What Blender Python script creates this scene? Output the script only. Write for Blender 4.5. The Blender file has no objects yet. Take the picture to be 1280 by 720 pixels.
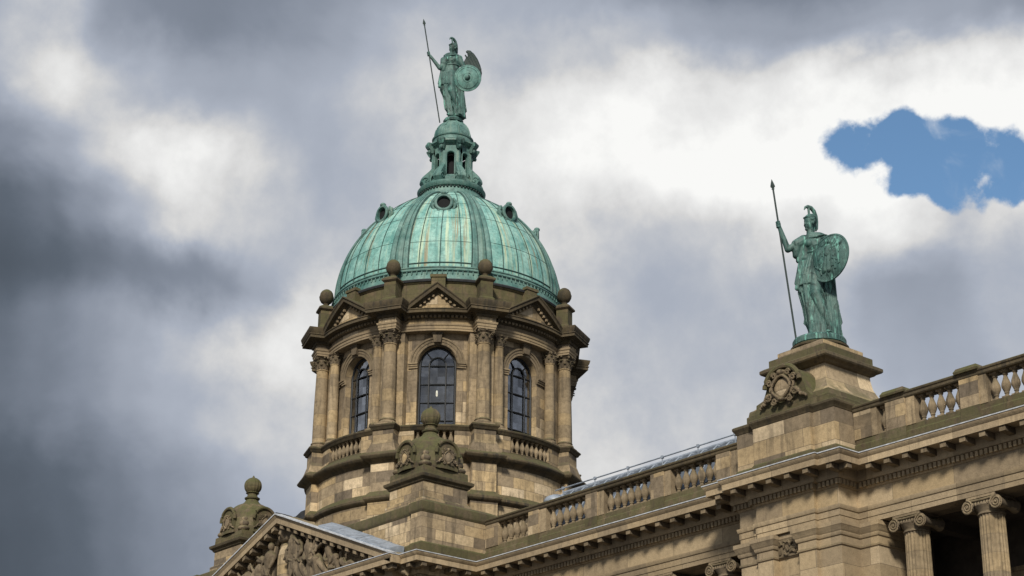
import bpy, bmesh, math, random
from math import sin, cos, pi, radians as R_, sqrt, atan2, hypot
from mathutils import Vector, Matrix
random.seed(7)
S = bpy.context.scene
COL = S.collection

# ------------------------------------------------------------------ camera
PITCH, ROLL, PHI, FPX = R_(22.3), R_(.66), R_(39.6), 2300.0
_d = Vector((-cos(PHI)*cos(PITCH), sin(PHI)*cos(PITCH), sin(PITCH)))
_r = Vector((sin(PHI), cos(PHI), 0)); _u = _r.cross(_d)
CR = _r*cos(ROLL) + _u*sin(ROLL); CU = _u*cos(ROLL) - _r*sin(ROLL)
cam_data = bpy.data.cameras.new('camera'); cam = bpy.data.objects.new('camera', cam_data); COL.objects.link(cam)
m = Matrix.Identity(4)
for i in range(3): m[i][0], m[i][1], m[i][2] = CR[i], CU[i], -_d[i]
cam.matrix_world = m
cam_data.sensor_width = 36; cam_data.lens = 36*FPX/1280
cam_data.clip_start = .5; cam_data.clip_end = 8000
S.camera = cam

def pix_dir(x, y):
    return (_d*FPX + CR*(x-640) - CU*(y-360)).normalized()
def azel(x, y):
    v = pix_dir(x, y); return atan2(v.y, v.x), math.asin(v.z)

# ------------------------------------------------------------------ node helper
class NT:
    def __init__(s, tree): s.t = tree; s.n = tree.nodes; s.l = tree.links
    def node(s, typ, **kw):
        n = s.n.new(typ)
        for k, v in kw.items(): setattr(n, k, v)
        return n
    def put(s, sock, v):
        if isinstance(v, bpy.types.NodeSocket): s.l.new(v, sock)
        elif v is not None: sock.default_value = v
    def math(s, op, a, b=None, c=None, clamp=False):
        n = s.node('ShaderNodeMath', operation=op); n.use_clamp = clamp
        s.put(n.inputs[0], a)
        if b is not None: s.put(n.inputs[1], b)
        if c is not None: s.put(n.inputs[2], c)
        return n.outputs[0]
    def mix(s, f, a, b, typ='MIX'):
        n = s.node('ShaderNodeMix', data_type='RGBA', blend_type=typ)
        s.put(n.inputs[0], f)
        for k, v in ((6, a), (7, b)):
            if isinstance(v, (tuple, list)) and len(v) == 3: v = (*v, 1)
            s.put(n.inputs[k], v)
        return n.outputs[2]
    def ramp(s, f, stops, interp='LINEAR'):
        n = s.node('ShaderNodeValToRGB'); cr = n.color_ramp; cr.interpolation = interp
        while len(cr.elements) < len(stops): cr.elements.new(.5)
        for e, (p, c) in zip(cr.elements, stops):
            e.position = p
            e.color = (c, c, c, 1) if not isinstance(c, (tuple, list)) else (*c, 1)
        s.put(n.inputs[0], f); return n.outputs[0]
    def noise(s, vec, scale, detail=4, rough=.55, dist=0, col=False):
        n = s.node('ShaderNodeTexNoise'); s.put(n.inputs['Vector'], vec)
        n.inputs['Scale'].default_value = scale; n.inputs['Detail'].default_value = detail
        n.inputs['Roughness'].default_value = rough; n.inputs['Distortion'].default_value = dist
        return n.outputs['Color' if col else 0]
    def mapping(s, vec, scale=(1,1,1), loc=(0,0,0)):
        n = s.node('ShaderNodeMapping'); s.put(n.inputs[0], vec)
        n.inputs['Scale'].default_value = scale; n.inputs['Location'].default_value = loc
        return n.outputs[0]
    def step(s, v, a, b):
        n = s.node('ShaderNodeMapRange', interpolation_type='SMOOTHSTEP'); s.put(n.inputs[0], v)
        n.inputs[1].default_value = a; n.inputs[2].default_value = b
        return n.outputs[0]
def lin(c):
    f = lambda v: v/12.92 if v <= .04045 else ((v+.055)/1.055)**2.4
    return tuple(f(v/255) for v in c)

# ------------------------------------------------------------------ sky, sun, exposure
SUN_AZ, SUN_EL = R_(-48), R_(34)
world = bpy.data.worlds.new('World'); S.world = world; world.use_nodes = True
W = NT(world.node_tree); W.n.clear()
SKY_STRENGTH = .1
def build_sky():
    tc = W.node('ShaderNodeTexCoord').outputs['Generated']
    nrm = W.node('ShaderNodeVectorMath', operation='NORMALIZE'); W.put(nrm.inputs[0], tc); D = nrm.outputs[0]
    sep = W.node('ShaderNodeSeparateXYZ'); W.put(sep.inputs[0], D)
    az = W.math('ARCTAN2', sep.outputs[1], sep.outputs[0]); el = W.math('ARCSINE', sep.outputs[2])
    # cloud brightness observed on a coarse grid of directions (display values)
    T = [
     [160,192,120,112,125,135,150,160,158,150,135,115,108,112,125,130,132],
     [165,205,175,138,140,160,190,188,190,205,205,185,190,205,222,225,215],
     [108,145,195,225,185,158,165,195,212,235,243,246,250,252,250,235,225],
     [ 80,105,150,192,178,168,165,185,198,198,170,174,192,226,208,172,190],
     [ 78, 88,105,120,140,200,205,200,195,180,160,164,176,172,142,138,165],
     [118,145,165,185,205,208,198,195,188,180,170,168,170,166,156,154,165],
     [ 92,112,140,160,172,180,180,182,184,184,180,176,176,172,166,162,168],
     [ 72, 84,110,138,160,172,178,182,188,192,188,184,180,176,172,168,165],
     [ 80, 92,112,135,155,168,175,178,182,184,182,180,176,172,168,164,160]]
    def look(x, y):
        fx = min(max(x/80, 0), 15.999); fy = min(max(y/90, 0), 7.999)
        i, j = int(fx), int(fy); a, b = fx-i, fy-j
        return ((T[j][i]*(1-a)+T[j][i+1]*a)*(1-b) + (T[j+1][i]*(1-a)+T[j+1][i+1]*a)*b)/255
    def project(a, e):
        v = Vector((cos(e)*cos(a), cos(e)*sin(a), sin(e))); k = FPX/v.dot(_d)
        return 640+v.dot(CR)*k, 360-v.dot(CU)*k
    A0, A1 = R_(121), R_(160)
    n1 = W.noise(D, 9, 5, .55, .3, True); n2 = W.noise(D, 38, 6, .62, .2, True)
    s1 = W.node('ShaderNodeSeparateColor'); W.put(s1.inputs[0], n1)
    s2 = W.node('ShaderNodeSeparateColor'); W.put(s2.inputs[0], n2)
    def warp(v, k): 
        a = W.math('MULTIPLY_ADD', W.math('SUBTRACT', s1.outputs[k], .5), R_(4.5), v)
        return W.math('MULTIPLY_ADD', W.math('SUBTRACT', s2.outputs[k], .5), R_(.75), a)
    azw, elw = warp(az, 0), warp(el, 1)
    fa = W.math('DIVIDE', W.math('SUBTRACT', azw, A0), A1-A0)
    rows = [13, 15.5, 18, 20, 22, 24, 26, 28, 30, 32]
    val = None; prev = None
    for e in rows:
        st = []
        for i in range(28):
            f = i/27; a = A0 + (A1-A0)*f
            st.append((f, look(*project(a, R_(e)))))
        r = W.ramp(W.math('MAXIMUM', fa, 0), st, 'EASE')
        if val is None: val = r
        else: val = W.mix(W.step(elw, R_(prev), R_(e)), val, r)
        prev = e
    bw = W.node('ShaderNodeRGBToBW'); W.put(bw.inputs[0], val); val = bw.outputs[0]
    # the rest of the overcast sky
    n3 = W.noise(D, 2.6, 6, .55, .4)
    rest = W.math('MULTIPLY_ADD', W.math('SUBTRACT', n3, .5), .55, .62)
    da = W.math('ABSOLUTE', W.math('SUBTRACT', az, R_(140.4)))
    out = W.math('MAXIMUM', W.step(da, R_(20), R_(34)), W.step(el, R_(34), R_(44)))
    m = W.node('ShaderNodeMix'); W.put(m.inputs[0], out); W.put(m.inputs[2], val); W.put(m.inputs[3], rest); val = m.outputs[0]
    n4 = W.noise(D, 22, 7, .6, .5)
    val = W.math('MULTIPLY_ADD', W.math('SUBTRACT', n4, .5), .06, W.math('MULTIPLY_ADD', W.math('SUBTRACT', val, .62), 1.2, .66))
    bill = W.noise(D, 24, 9, .6, 0)
    amt = W.math('MULTIPLY', W.step(val, .6, .85), .34)
    val = W.math('SUBTRACT', val, W.math('MULTIPLY', W.math('SUBTRACT', bill, .5), amt))
    val = W.math('ADD', val, W.math('MULTIPLY', W.step(val, .70, .86), .03))
    cloud = W.ramp(val, [(.22, lin((66,74,83))), (.36, lin((94,103,115))), (.52, lin((132,140,154))), (.68, lin((170,177,190))),
                         (.82, lin((213,213,213))), (.94, lin((236,236,235))), (1, lin((249,249,247)))])
    # break in the clouds
    n5 = W.noise(D, 42, 7, .56, 0); n6 = W.noise(D, 120, 4, .5, 0)
    mask = None
    for (x, y, rx, ry) in ((1100,182,68,40),(1175,206,80,44),(1262,210,88,46),(1168,224,46,22),(1140,180,74,40)):
        a, e = azel(x, y)
        u = W.math('DIVIDE', W.math('SUBTRACT', az, a), -rx/FPX/cos(e))
        v = W.math('DIVIDE', W.math('SUBTRACT', el, e), ry/FPX)
        q = W.math('SUBTRACT', 1, W.math('ADD', W.math('MULTIPLY', u, u), W.math('MULTIPLY', v, v)))
        mask = q if mask is None else W.math('MAXIMUM', mask, q)
    mask = W.math('MAXIMUM', mask, -3)
    vor = W.node('ShaderNodeTexVoronoi', feature='SMOOTH_F1'); vor.inputs['Scale'].default_value = 46; vor.inputs['Smoothness'].default_value = .25
    vv = W.node('ShaderNodeVectorMath', operation='ADD'); sc2 = W.node('ShaderNodeVectorMath', operation='SCALE'); W.put(sc2.inputs[0], n2); sc2.inputs['Scale'].default_value = .02
    W.put(vv.inputs[0], D); W.put(vv.inputs[1], sc2.outputs[0]); W.put(vor.inputs['Vector'], vv.outputs[0])
    mask = W.math('MULTIPLY_ADD', W.math('SUBTRACT', vor.outputs['Distance'], .38), 1.1, mask)
    mask = W.math('MULTIPLY_ADD', W.math('SUBTRACT', n5, .5), 2.2, mask)
    mask = W.math('MULTIPLY_ADD', W.math('SUBTRACT', n6, .5), .35, mask)
    blue = W.math('MULTIPLY', W.step(mask, -.02, .5), W.math('SUBTRACT', 1, W.math('MULTIPLY', W.step(W.noise(D, 26, 6, .55, .6), .55, .8), .3)))
    # cumulus rims near the break are brighter
    sky = W.node('ShaderNodeTexSky', sky_type='NISHITA'); sky.sun_disc = False
    sky.sun_elevation = SUN_EL; sky.sun_rotation = pi/2 - SUN_AZ
    skyc = W.mix(1.0, sky.outputs[0], (1.0, 1.22, 1.3), 'MULTIPLY')
    cloud = W.mix(1.0, cloud, W.ramp(el, [(0, .42), (.20, .5), (.60, .5), (1.0, .75)]), 'MULTIPLY')   # thinner, brighter cloud overhead
    k = W.mix(1.0, cloud, (2/SKY_STRENGTH,)*3, 'MULTIPLY')
    c = W.mix(blue, k, skyc)
    bg = W.node('ShaderNodeBackground'); W.put(bg.inputs[0], c); bg.inputs[1].default_value = SKY_STRENGTH
    o = W.node('ShaderNodeOutputWorld'); W.l.new(bg.outputs[0], o.inputs[0])
build_sky()
sun = bpy.data.lights.new('sun', 'SUN'); sun.energy = 3.8; sun.angle = R_(9); sun.color = (1, .93, .82)
so = bpy.data.objects.new('sun', sun); COL.objects.link(so)
so.rotation_euler = Vector((-cos(SUN_EL)*cos(SUN_AZ), -cos(SUN_EL)*sin(SUN_AZ), -sin(SUN_EL))).to_track_quat('-Z', 'Y').to_euler()
S.view_settings.view_transform = 'Standard'; S.view_settings.look = 'None'
S.view_settings.exposure = 0; S.view_settings.gamma = 1; S.view_settings.use_curve_mapping = False
S.cycles.max_bounces = 6

# ------------------------------------------------------------------ materials
def new_mat(name):
    mt = bpy.data.materials.new(name); mt.use_nodes = True
    t = NT(mt.node_tree); bs = t.n['Principled BSDF']; return mt, t, bs
def stone(name, bw=1.0, bh=.42, mort=.012, tone=1.0, moss=.5, soot=.5, warm=1.0, joint=.55, bump=.3, var=1.0, mott=.75):
    mt, t, bs = new_mat(name)
    uv = t.node('ShaderNodeTexCoord').outputs['UV']; geo = t.node('ShaderNodeNewGeometry'); P = geo.outputs['Position']
    br = t.node('ShaderNodeTexBrick'); br.offset = .5; t.put(br.inputs['Vector'], uv)
    for k, v in (('Color1', (0,0,0,1)), ('Color2', (1,1,1,1)), ('Mortar', (.5,.5,.5,1)), ('Scale', 1), ('Mortar Size', mort),
                 ('Mortar Smooth', .25), ('Bias', 0), ('Brick Width', bw), ('Row Height', bh)): br.inputs[k].default_value = v
    a = .4*tone
    cols = [(.135*tone,.108*tone,.077*tone), (.22*tone,.172*tone,.114*tone), (.30*tone,.232*tone,.145*tone), (.38*tone,.282*tone,.155*tone), (.50*tone,.40*tone,.265*tone)]
    base = t.mix(var, cols[2], t.ramp(br.outputs['Color'], list(zip((0, .24, .5, .78, 1), cols))))
    n1 = t.noise(P, .55, 5, .6); n2 = t.noise(P, 5.5, 6, .65); n3 = t.noise(P, 34, 3, .6)
    base = t.mix(mott, base, t.ramp(n1, [(.3, .55), (.5, 1.0), (.72, 1.28)]), 'MULTIPLY')
    base = t.mix(mott*.9, base, t.ramp(n2, [(.3, .55), (.52, 1.0), (.72, 1.3)]), 'MULTIPLY')
    base = t.mix(.55, base, t.ramp(n3, [(.3, .7), (.7, 1.22)]), 'MULTIPLY')
    # soot and rain streaks with shapes of their own
    st = t.noise(t.mapping(P, (3.2, 3.2, .3)), 1.0, 7, .66, .4); big = t.noise(P, .23, 3, .5)
    sm = t.math('MULTIPLY', t.step(st, .49, .62), t.step(big, .36, .58))
    base = t.mix(t.math('MULTIPLY', sm, soot), base, (.048, .041, .033))
    pt = t.noise(P, 1.7, 8, .7, .6)
    base = t.mix(t.math('MULTIPLY', t.step(pt, .55, .72), soot*.6), base, (.075, .062, .045))
    oi = t.node('ShaderNodeObjectInfo'); base = t.mix(1.0, base, t.ramp(oi.outputs['Random'], [(0, .8), (1, 1.15)]), 'MULTIPLY')
    # moss and algae on faces that hold water
    sn = t.node('ShaderNodeSeparateXYZ'); t.put(sn.inputs[0], geo.outputs['Normal'])
    up = t.step(sn.outputs[2], .12, .75); mn = t.noise(P, 2.3, 7, .65)
    mm = t.math('MULTIPLY', t.math('ADD', t.math('MULTIPLY', up, 1.3), moss-.25, clamp=True), t.step(mn, .34, .56), clamp=True)
    mcol = t.mix(t.noise(P, 9, 4), (.058, .06, .026), (.13, .125, .055))
    base = t.mix(t.math('MULTIPLY', mm, min(1, .55+moss*.5)), base, mcol)
    jf = t.math('MULTIPLY', br.outputs['Fac'], joint)
    base = t.mix(jf, base, (.06, .05, .038))
    t.put(bs.inputs['Base Color'], base); bs.inputs['Roughness'].default_value = .92
    bs.inputs['Specular IOR Level'].default_value = .2
    bp = t.node('ShaderNodeBump'); bp.inputs['Strength'].default_value = bump; bp.inputs['Distance'].default_value = .05
    h = t.math('SUBTRACT', t.math('ADD', n2, t.math('MULTIPLY', n3, .5)), br.outputs['Fac'])
    t.put(bp.inputs['Height'], h); t.put(bs.inputs['Normal'], bp.outputs[0])
    return mt
def copper(name, tone=1.0, dark=.4, streak=.5, rust=.0, pale=.3, vstreak=0):
    mt, t, bs = new_mat(name)
    geo = t.node('ShaderNodeNewGeometry'); P = geo.outputs['Position']; uv = t.node('ShaderNodeTexCoord').outputs['UV']
    n1 = t.noise(P, 1.3, 6, .62, .3); n2 = t.noise(P, 7, 7, .68); n3 = t.noise(P, 30, 4, .6)
    c = t.ramp(n1, [(.28, (.05*tone,.17*tone,.15*tone)), (.48, (.14*tone,.29*tone,.255*tone)), (.7, (.25*tone,.41*tone,.355*tone))])
    c = t.mix(.75, c, t.ramp(n2, [(.3, .6), (.5, 1), (.72, 1.3)]), 'MULTIPLY')
    c = t.mix(.4, c, t.ramp(n3, [(.3, .72), (.7, 1.2)]), 'MULTIPLY')
    if streak:
        # run-off streaks down the sheets: u is metres across, v metres up the surface
        s = t.noise(t.mapping(uv, (5.5, .16, 1)), 1.0, 5, .6, .15)
        c = t.mix(t.math('MULTIPLY', t.step(s, .54, .68), streak), c, (.035*tone,.115*tone,.10*tone))
        s2 = t.noise(t.mapping(uv, (3.2, .12, 1), (7, 3, 0)), 1.0, 5, .6, .15)
        c = t.mix(t.math('MULTIPLY', t.step(s2, .53, .68), pale), c, (.44*tone,.50*tone,.33*tone))
        if rust:
            s3 = t.noise(t.mapping(uv, (4.2, .2, 1), (2, 9, 0)), 1.0, 5, .65, .2)
            c = t.mix(t.math('MULTIPLY', t.step(s3, .54, .67), rust), c, (.19*tone,.135*tone,.065*tone))
    if vstreak:
        v_ = t.noise(t.mapping(P, (5, 5, .7)), 1.0, 5, .62, .3)
        c = t.mix(t.math('MULTIPLY', t.step(v_, .50, .62), vstreak), c, (.016,.04,.035))
        v2 = t.noise(t.mapping(P, (6, 6, .9), (3, 1, 5)), 1.0, 5, .62, .3)
        c = t.mix(t.math('MULTIPLY', t.step(v2, .54, .68), vstreak*.8), c, (.20,.48,.39))
    bl = t.noise(P, 3.1, 8, .72, .8)
    c = t.mix(t.math('MULTIPLY', t.step(bl, .53, .66), dark), c, (.018,.036,.032))
    t.put(bs.inputs['Base Color'], c); bs.inputs['Roughness'].default_value = .6; bs.inputs['Specular IOR Level'].default_value = .35
    bp = t.node('ShaderNodeBump'); bp.inputs['Strength'].default_value = .25; bp.inputs['Distance'].default_value = .04
    t.put(bp.inputs['Height'], n2); t.put(bs.inputs['Normal'], bp.outputs[0])
    return mt
def plain(name, col, rough=.6, var=.3, scale=3, metal=0, spec=.4):
    mt, t, bs = new_mat(name)
    P = t.node('ShaderNodeNewGeometry').outputs['Position']; n = t.noise(P, scale, 6, .65)
    c = t.mix(1.0, col, t.ramp(n, [(.3, 1-var), (.7, 1+var)]), 'MULTIPLY')
    t.put(bs.inputs['Base Color'], c); bs.inputs['Roughness'].default_value = rough; bs.inputs['Metallic'].default_value = metal
    bs.inputs['Specular IOR Level'].default_value = spec
    return mt
M = {}
M['ashlar'] = stone('sandstone_ashlar', 1.05, .46, .011, tone=1.12, moss=.12, soot=.5)
M['big'] = stone('sandstone_large_blocks', 2.6, .9, .010, tone=1.22, moss=.05, soot=.25, var=.6, mott=.4)
M['block'] = stone('sandstone_parapet_blocks', 1.75, .68, .012, tone=1.2, moss=.08, soot=.4, mott=.6)
M['drum'] = stone('sandstone_drum_wall', 1.25, .52, .011, tone=1.12, moss=.12, soot=.5)
M['trim'] = stone('sandstone_mouldings', 1.7, 50, .010, tone=.98, moss=.2, soot=.62, joint=.4, var=.35)
M['corn'] = stone('sandstone_cornice', 1.9, 50, .010, tone=1.2, moss=.08, soot=.32, joint=.4, var=.35, mott=.4)
M['shaft'] = stone('sandstone_column_drums', 60, .62, .010, tone=1.08, moss=.0, soot=.45, joint=.35, var=.75)
M['mossy'] = stone('mossy_sandstone', 1.4, .5, .010, tone=.42, moss=.85, soot=.6, var=.5)
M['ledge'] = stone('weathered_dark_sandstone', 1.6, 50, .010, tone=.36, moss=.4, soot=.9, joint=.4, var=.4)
M['carve'] = stone('carved_sandstone', 60, 60, .0, tone=.82, moss=.1, soot=.7)
M['relief'] = stone('carved_relief_sandstone', 60, 60, .0, tone=.9, moss=.0, soot=.55)
M['inside'] = plain('shaded_interior_stone', (.07,.058,.045), .95, .35, 2)  # shade of the covered interiors put into the stone colour
M['lead'] = plain('weathered_lead', (.24,.275,.32), .42, .35, 4, 0, .6)
M['leadedge'] = plain('bright_lead_edge', (.46,.48,.5), .4, .4, 5, 0, .6)
M['leadroof'] = plain('lead_roof_sheet', (.085,.1,.12), .7, .5, 2, 0, .4)
M['slate'] = plain('dark_slate_roof', (.03,.032,.035), .8, .4, 4)
M['dome'] = copper('green_copper_sheet', 1.36, .22, .62, .8, .7)
M['seam'] = copper('copper_seam', .3, .5, 0)
M['rib'] = copper('copper_rib', .72, .3, .55, .15, .2)
M['lantern'] = copper('lantern_copper', .66, .5, .5, .1, .3)
M['bronze'] = copper('verdigris_bronze', .46, .9, 0, vstreak=.95)
M['bronze_pale'] = copper('pale_verdigris', .95, .5, 0, vstreak=.3)
M['bronze_dark'] = copper('dark_bronze', .11, .8, 0)
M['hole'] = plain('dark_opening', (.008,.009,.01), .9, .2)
M['bar'] = plain('dark_window_bar', (.012,.014,.016), .5, .2)
M['pave'] = plain('stone_paving', (.06,.057,.055), .9, .3, .5)
def glass():
    mt, t, bs = new_mat('window_glass'); t.n.remove(bs)
    out = [n for n in t.n if n.type == 'OUTPUT_MATERIAL'][0]
    tr = t.node('ShaderNodeBsdfTransparent'); tr.inputs[0].default_value = (.55,.6,.62,1)
    gl = t.node('ShaderNodeBsdfGlossy'); gl.inputs['Roughness'].default_value = .1; gl.inputs[0].default_value = (.95,.97,1,1)
    P = t.node('ShaderNodeNewGeometry').outputs['Position']
    bp = t.node('ShaderNodeBump'); bp.inputs['Strength'].default_value = .12; bp.inputs['Distance'].default_value = .1
    t.put(bp.inputs['Height'], t.noise(P, 1.6, 2)); t.put(gl.inputs['Normal'], bp.outputs[0])
    lw = t.node('ShaderNodeLayerWeight'); lw.inputs[0].default_value = .35
    br = t.node('ShaderNodeTexBrick'); br.offset = 0; t.put(br.inputs['Vector'], t.node('ShaderNodeTexCoord').outputs['UV'])
    for k, v in (('Color1', (0,0,0,1)), ('Color2', (1,1,1,1)), ('Scale', 1), ('Mortar Size', 0), ('Brick Width', .43), ('Row Height', .92)): br.inputs[k].default_value = v
    dirt = t.noise(P, 3.5, 6, .7)
    f = t.math('MULTIPLY_ADD', lw.outputs['Facing'], .5, .15, clamp=True)
    f = t.math('MULTIPLY', f, t.ramp(br.outputs['Color'], [(0, .55), (1, 1.35)]))
    f = t.math('MULTIPLY', f, t.ramp(dirt, [(.3, .7), (.7, 1.25)]))
    mx = t.node('ShaderNodeMixShader'); t.put(mx.inputs[0], f); t.l.new(tr.outputs[0], mx.inputs[1]); t.l.new(gl.outputs[0], mx.inputs[2])
    t.l.new(mx.outputs[0], out.inputs[0]); return mt
M['glass'] = glass()

# ------------------------------------------------------------------ mesh builder
def ROOT(o):
    v = Vector((0,0,0))
    while o is not None: v += o.location; o = o.parent
    return v
def thing(name, label, cat, loc, group=None, rotz=0):
    o = bpy.data.objects.new(name, None); COL.objects.link(o); o.location = loc; o.rotation_euler = (0,0,rotz)
    o.empty_display_size = .5
    o['label'] = label; o['category'] = cat
    if group: o['group'] = group
    return o
class MB:
    def __init__(s): s.v = []; s.f = []; s.uv = []
    def quadgrid(s, rows, closed_u=False, closed_v=False, uvs=None):
        n0 = len(s.v); nr = len(rows); nc = len(rows[0])
        for r in rows: s.v += [tuple(p) for p in r]
        for i in range(nr if closed_v else nr-1):
            for j in range(nc if closed_u else nc-1):
                i2 = (i+1) % nr; j2 = (j+1) % nc
                s.f.append((n0+i*nc+j, n0+i*nc+j2, n0+i2*nc+j2, n0+i2*nc+j))
                if uvs:
                    jj = j+1; ii = i+1
                    g = lambda a, b: uvs(a, b)
                    s.uv.append((g(i,j), g(i,jj), g(ii,jj), g(ii,j)))
                else: s.uv.append(None)
    def poly(s, pts):
        n0 = len(s.v); s.v += [tuple(p) for p in pts]; s.f.append(tuple(range(n0, n0+len(pts)))); s.uv.append(None)
    def box(s, x0, x1, y0, y1, z0, z1):
        p = [(x,y,z) for z in (z0,z1) for y in (y0,y1) for x in (x0,x1)]
        n = len(s.v); s.v += p
        for f in ((0,2,3,1),(4,5,7,6),(0,1,5,4),(2,6,7,3),(0,4,6,2),(1,3,7,5)):
            s.f.append(tuple(n+i for i in f)); s.uv.append(None)
        return s
    def frust(s, cx, cy, prof):                     # square section loft: (half width x, half width y, z)
        rows = [[(cx-a, cy-b, z), (cx+a, cy-b, z), (cx+a, cy+b, z), (cx-a, cy+b, z)] for a, b, z in prof]
        s.quadgrid(rows, True); s.poly(rows[0][::-1]); s.poly(rows[-1]); return s
    def lathe(s, prof, n=24, c=(0,0), rfun=None, cap=True, a0=0):
        L = [0]
        for (r0,z0),(r1,z1) in zip(prof, prof[1:]): L.append(L[-1]+hypot(r1-r0, z1-z0))
        rm = max(p[0] for p in prof)
        rows = []
        for r, z in prof:
            rows.append([(c[0]+(r*(rfun(k/n) if rfun else 1))*cos(a0+2*pi*k/n), c[1]+(r*(rfun(k/n) if rfun else 1))*sin(a0+2*pi*k/n), z) for k in range(n)])
        s.quadgrid(rows, True, uvs=lambda i, j: (2*pi*j/n*rm, prof[0][1]+L[i]))
        if cap:
            if prof[0][0] > 1e-4: s.poly(rows[0][::-1])
            if prof[-1][0] > 1e-4: s.poly(rows[-1])
        return s
    def sweep(s, path, prof, closed=False, caps=True, i0=None, i1=None, ends=None):
        """path: plan polyline, prof: (outward, z); outward is to the right of travel"""
        n = len(path); P = [Vector(p) for p in path]; mit = []
        def nor(a, b):
            d = (b-a).normalized(); return Vector((d.y, -d.x))
        for i in range(n):
            ns = []
            if closed or i > 0: ns.append(nor(P[i-1], P[i]))
            if closed or i < n-1: ns.append(nor(P[i], P[(i+1) % n]))
            if len(ns) == 2:
                k = max(.2, 1+ns[0].dot(ns[1])); mit.append((ns[0]+ns[1])/k)
            else: mit.append(ns[0])
        L = [0]
        for i in range(1, n+1): L.append(L[-1] + (P[i % n]-P[i-1]).length)
        V = [0]
        for (a, b), (c, d) in zip(prof, prof[1:]): V.append(V[-1]+hypot(c-a, d-b))
        a, b = (0 if i0 is None else i0), (n if i1 is None else i1+1)
        rows = [[(P[i].x+mit[i].x*o, P[i].y+mit[i].y*o, z) for o, z in prof] for i in range(a, b)]
        z0 = prof[0][1]
        s.quadgrid(rows, False, closed, uvs=lambda i, j: (L[a+i], z0+V[j]))
        if caps and not closed: s.poly(rows[0]); s.poly(rows[-1][::-1])
        return s
    def sweep3(s, frames, prof, closed=False, closed_prof=True, caps=True):
        """frames: (pos, N, B); prof: (n, b)"""
        rows = [[tuple(Vector(p)+Vector(N)*a+Vector(B)*b) for a, b in prof] for p, N, B in frames]
        L = [0]
        for (p, _, _), (q, _, _) in zip(frames, frames[1:]+frames[:1]): L.append(L[-1]+(Vector(q)-Vector(p)).length)
        V = [0]
        pp = list(prof)+[prof[0]]
        for (a, b), (c, d) in zip(pp, pp[1:]): V.append(V[-1]+hypot(c-a, d-b))
        s.quadgrid(rows, closed_prof, closed, uvs=lambda i, j: (L[i], V[j]))
        if caps and not closed and closed_prof: s.poly(rows[0]); s.poly(rows[-1][::-1])
        return s
    def tube(s, pts, r, n=8, closed=False):
        pts = [Vector(p) for p in pts]; m = len(pts); fr = []
        for i, p in enumerate(pts):
            a = pts[i-1] if (i > 0 or closed) else p; b = pts[(i+1) % m] if (i < m-1 or closed) else p
            t = (b-a).normalized()
            up = Vector((0,0,1)) if abs(t.z) < .9 else Vector((0,1,0))
            N = t.cross(up).normalized(); B = N.cross(t)
            fr.append((p, N, B))
        rr = r if isinstance(r, (list, tuple)) else [r]*m
        rows = [[tuple(p+N*(q*cos(2*pi*k/n))+B*(q*sin(2*pi*k/n))) for k in range(n)] for (p, N, B), q in zip(fr, rr)]
        s.quadgrid(rows, True, closed)
        if not closed: s.poly(rows[0][::-1]); s.poly(rows[-1])
        return s
    def capsule(s, a, b, ra, rb, n=14, flat=1.0, fdir=None):
        a, b = Vector(a), Vector(b); t = b-a; L = t.length
        t = t/L if L > 1e-6 else Vector((0,0,1))
        up = Vector((0,0,1)) if abs(t.z) < .9 else Vector((0,1,0))
        if fdir is not None: N = (Vector(fdir)-t*Vector(fdir).dot(t)).normalized()
        else: N = t.cross(up).normalized()
        B = N.cross(t); rows = []
        K = 5
        for i in range(K+1):
            q = pi/2*(i/K); rows.append((a-t*(ra*cos(q)), max(ra*sin(q), ra*.03)))
        for i in range(K+1):
            q = pi/2*(i/K); rows.append((b+t*(rb*sin(q)), max(rb*cos(q), rb*.03)))
        g = [[tuple(p+N*(r*flat*cos(2*pi*k/n))+B*(r*sin(2*pi*k/n))) for k in range(n)] for p, r in rows]
        s.quadgrid(g, True); s.poly(g[0][::-1]); s.poly(g[-1]); return s
    def ball(s, c, rx, ry, rz, n=16, rot=None):
        c = Vector(c); g = []
        for i in range(1, n):
            q = pi*i/n
            row = []
            for k in range(n*2):
                v = Vector((rx*sin(q)*cos(pi*k/n), ry*sin(q)*sin(pi*k/n), -rz*cos(q)))
                if rot is not None: v = rot @ v
                row.append(tuple(c+v))
            g.append(row)
        s.quadgrid(g, True); s.poly(g[0][::-1]); s.poly(g[-1]); return s
    def prism(s, pts, f0, f1):                      # outline pts -> two faces through functions
        a = [f0(*p) for p in pts]; b = [f1(*p) for p in pts]
        s.quadgrid([a, b], True); s.poly(a[::-1]); s.poly(b); return s
    def autouv(s):
        for i, f in enumerate(s.f):
            if s.uv[i] is None:
                p = [Vector(s.v[j]) for j in f]; nn = Vector((0,0,0))
                for k in range(len(p)):
                    a, b = p[k], p[(k+1) % len(p)]
                    nn += Vector(((a.y-b.y)*(a.z+b.z), (a.z-b.z)*(a.x+b.x), (a.x-b.x)*(a.y+b.y)))
                ax = max(range(3), key=lambda q: abs(nn[q]))
                s.uv[i] = tuple((q.y, q.z) if ax == 0 else ((q.x, q.z) if ax == 1 else (q.x, q.y)) for q in p)
        return s
    def map(s, fn):
        s.autouv(); s.v = [tuple(fn(Vector(p))) for p in s.v]; return s
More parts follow.
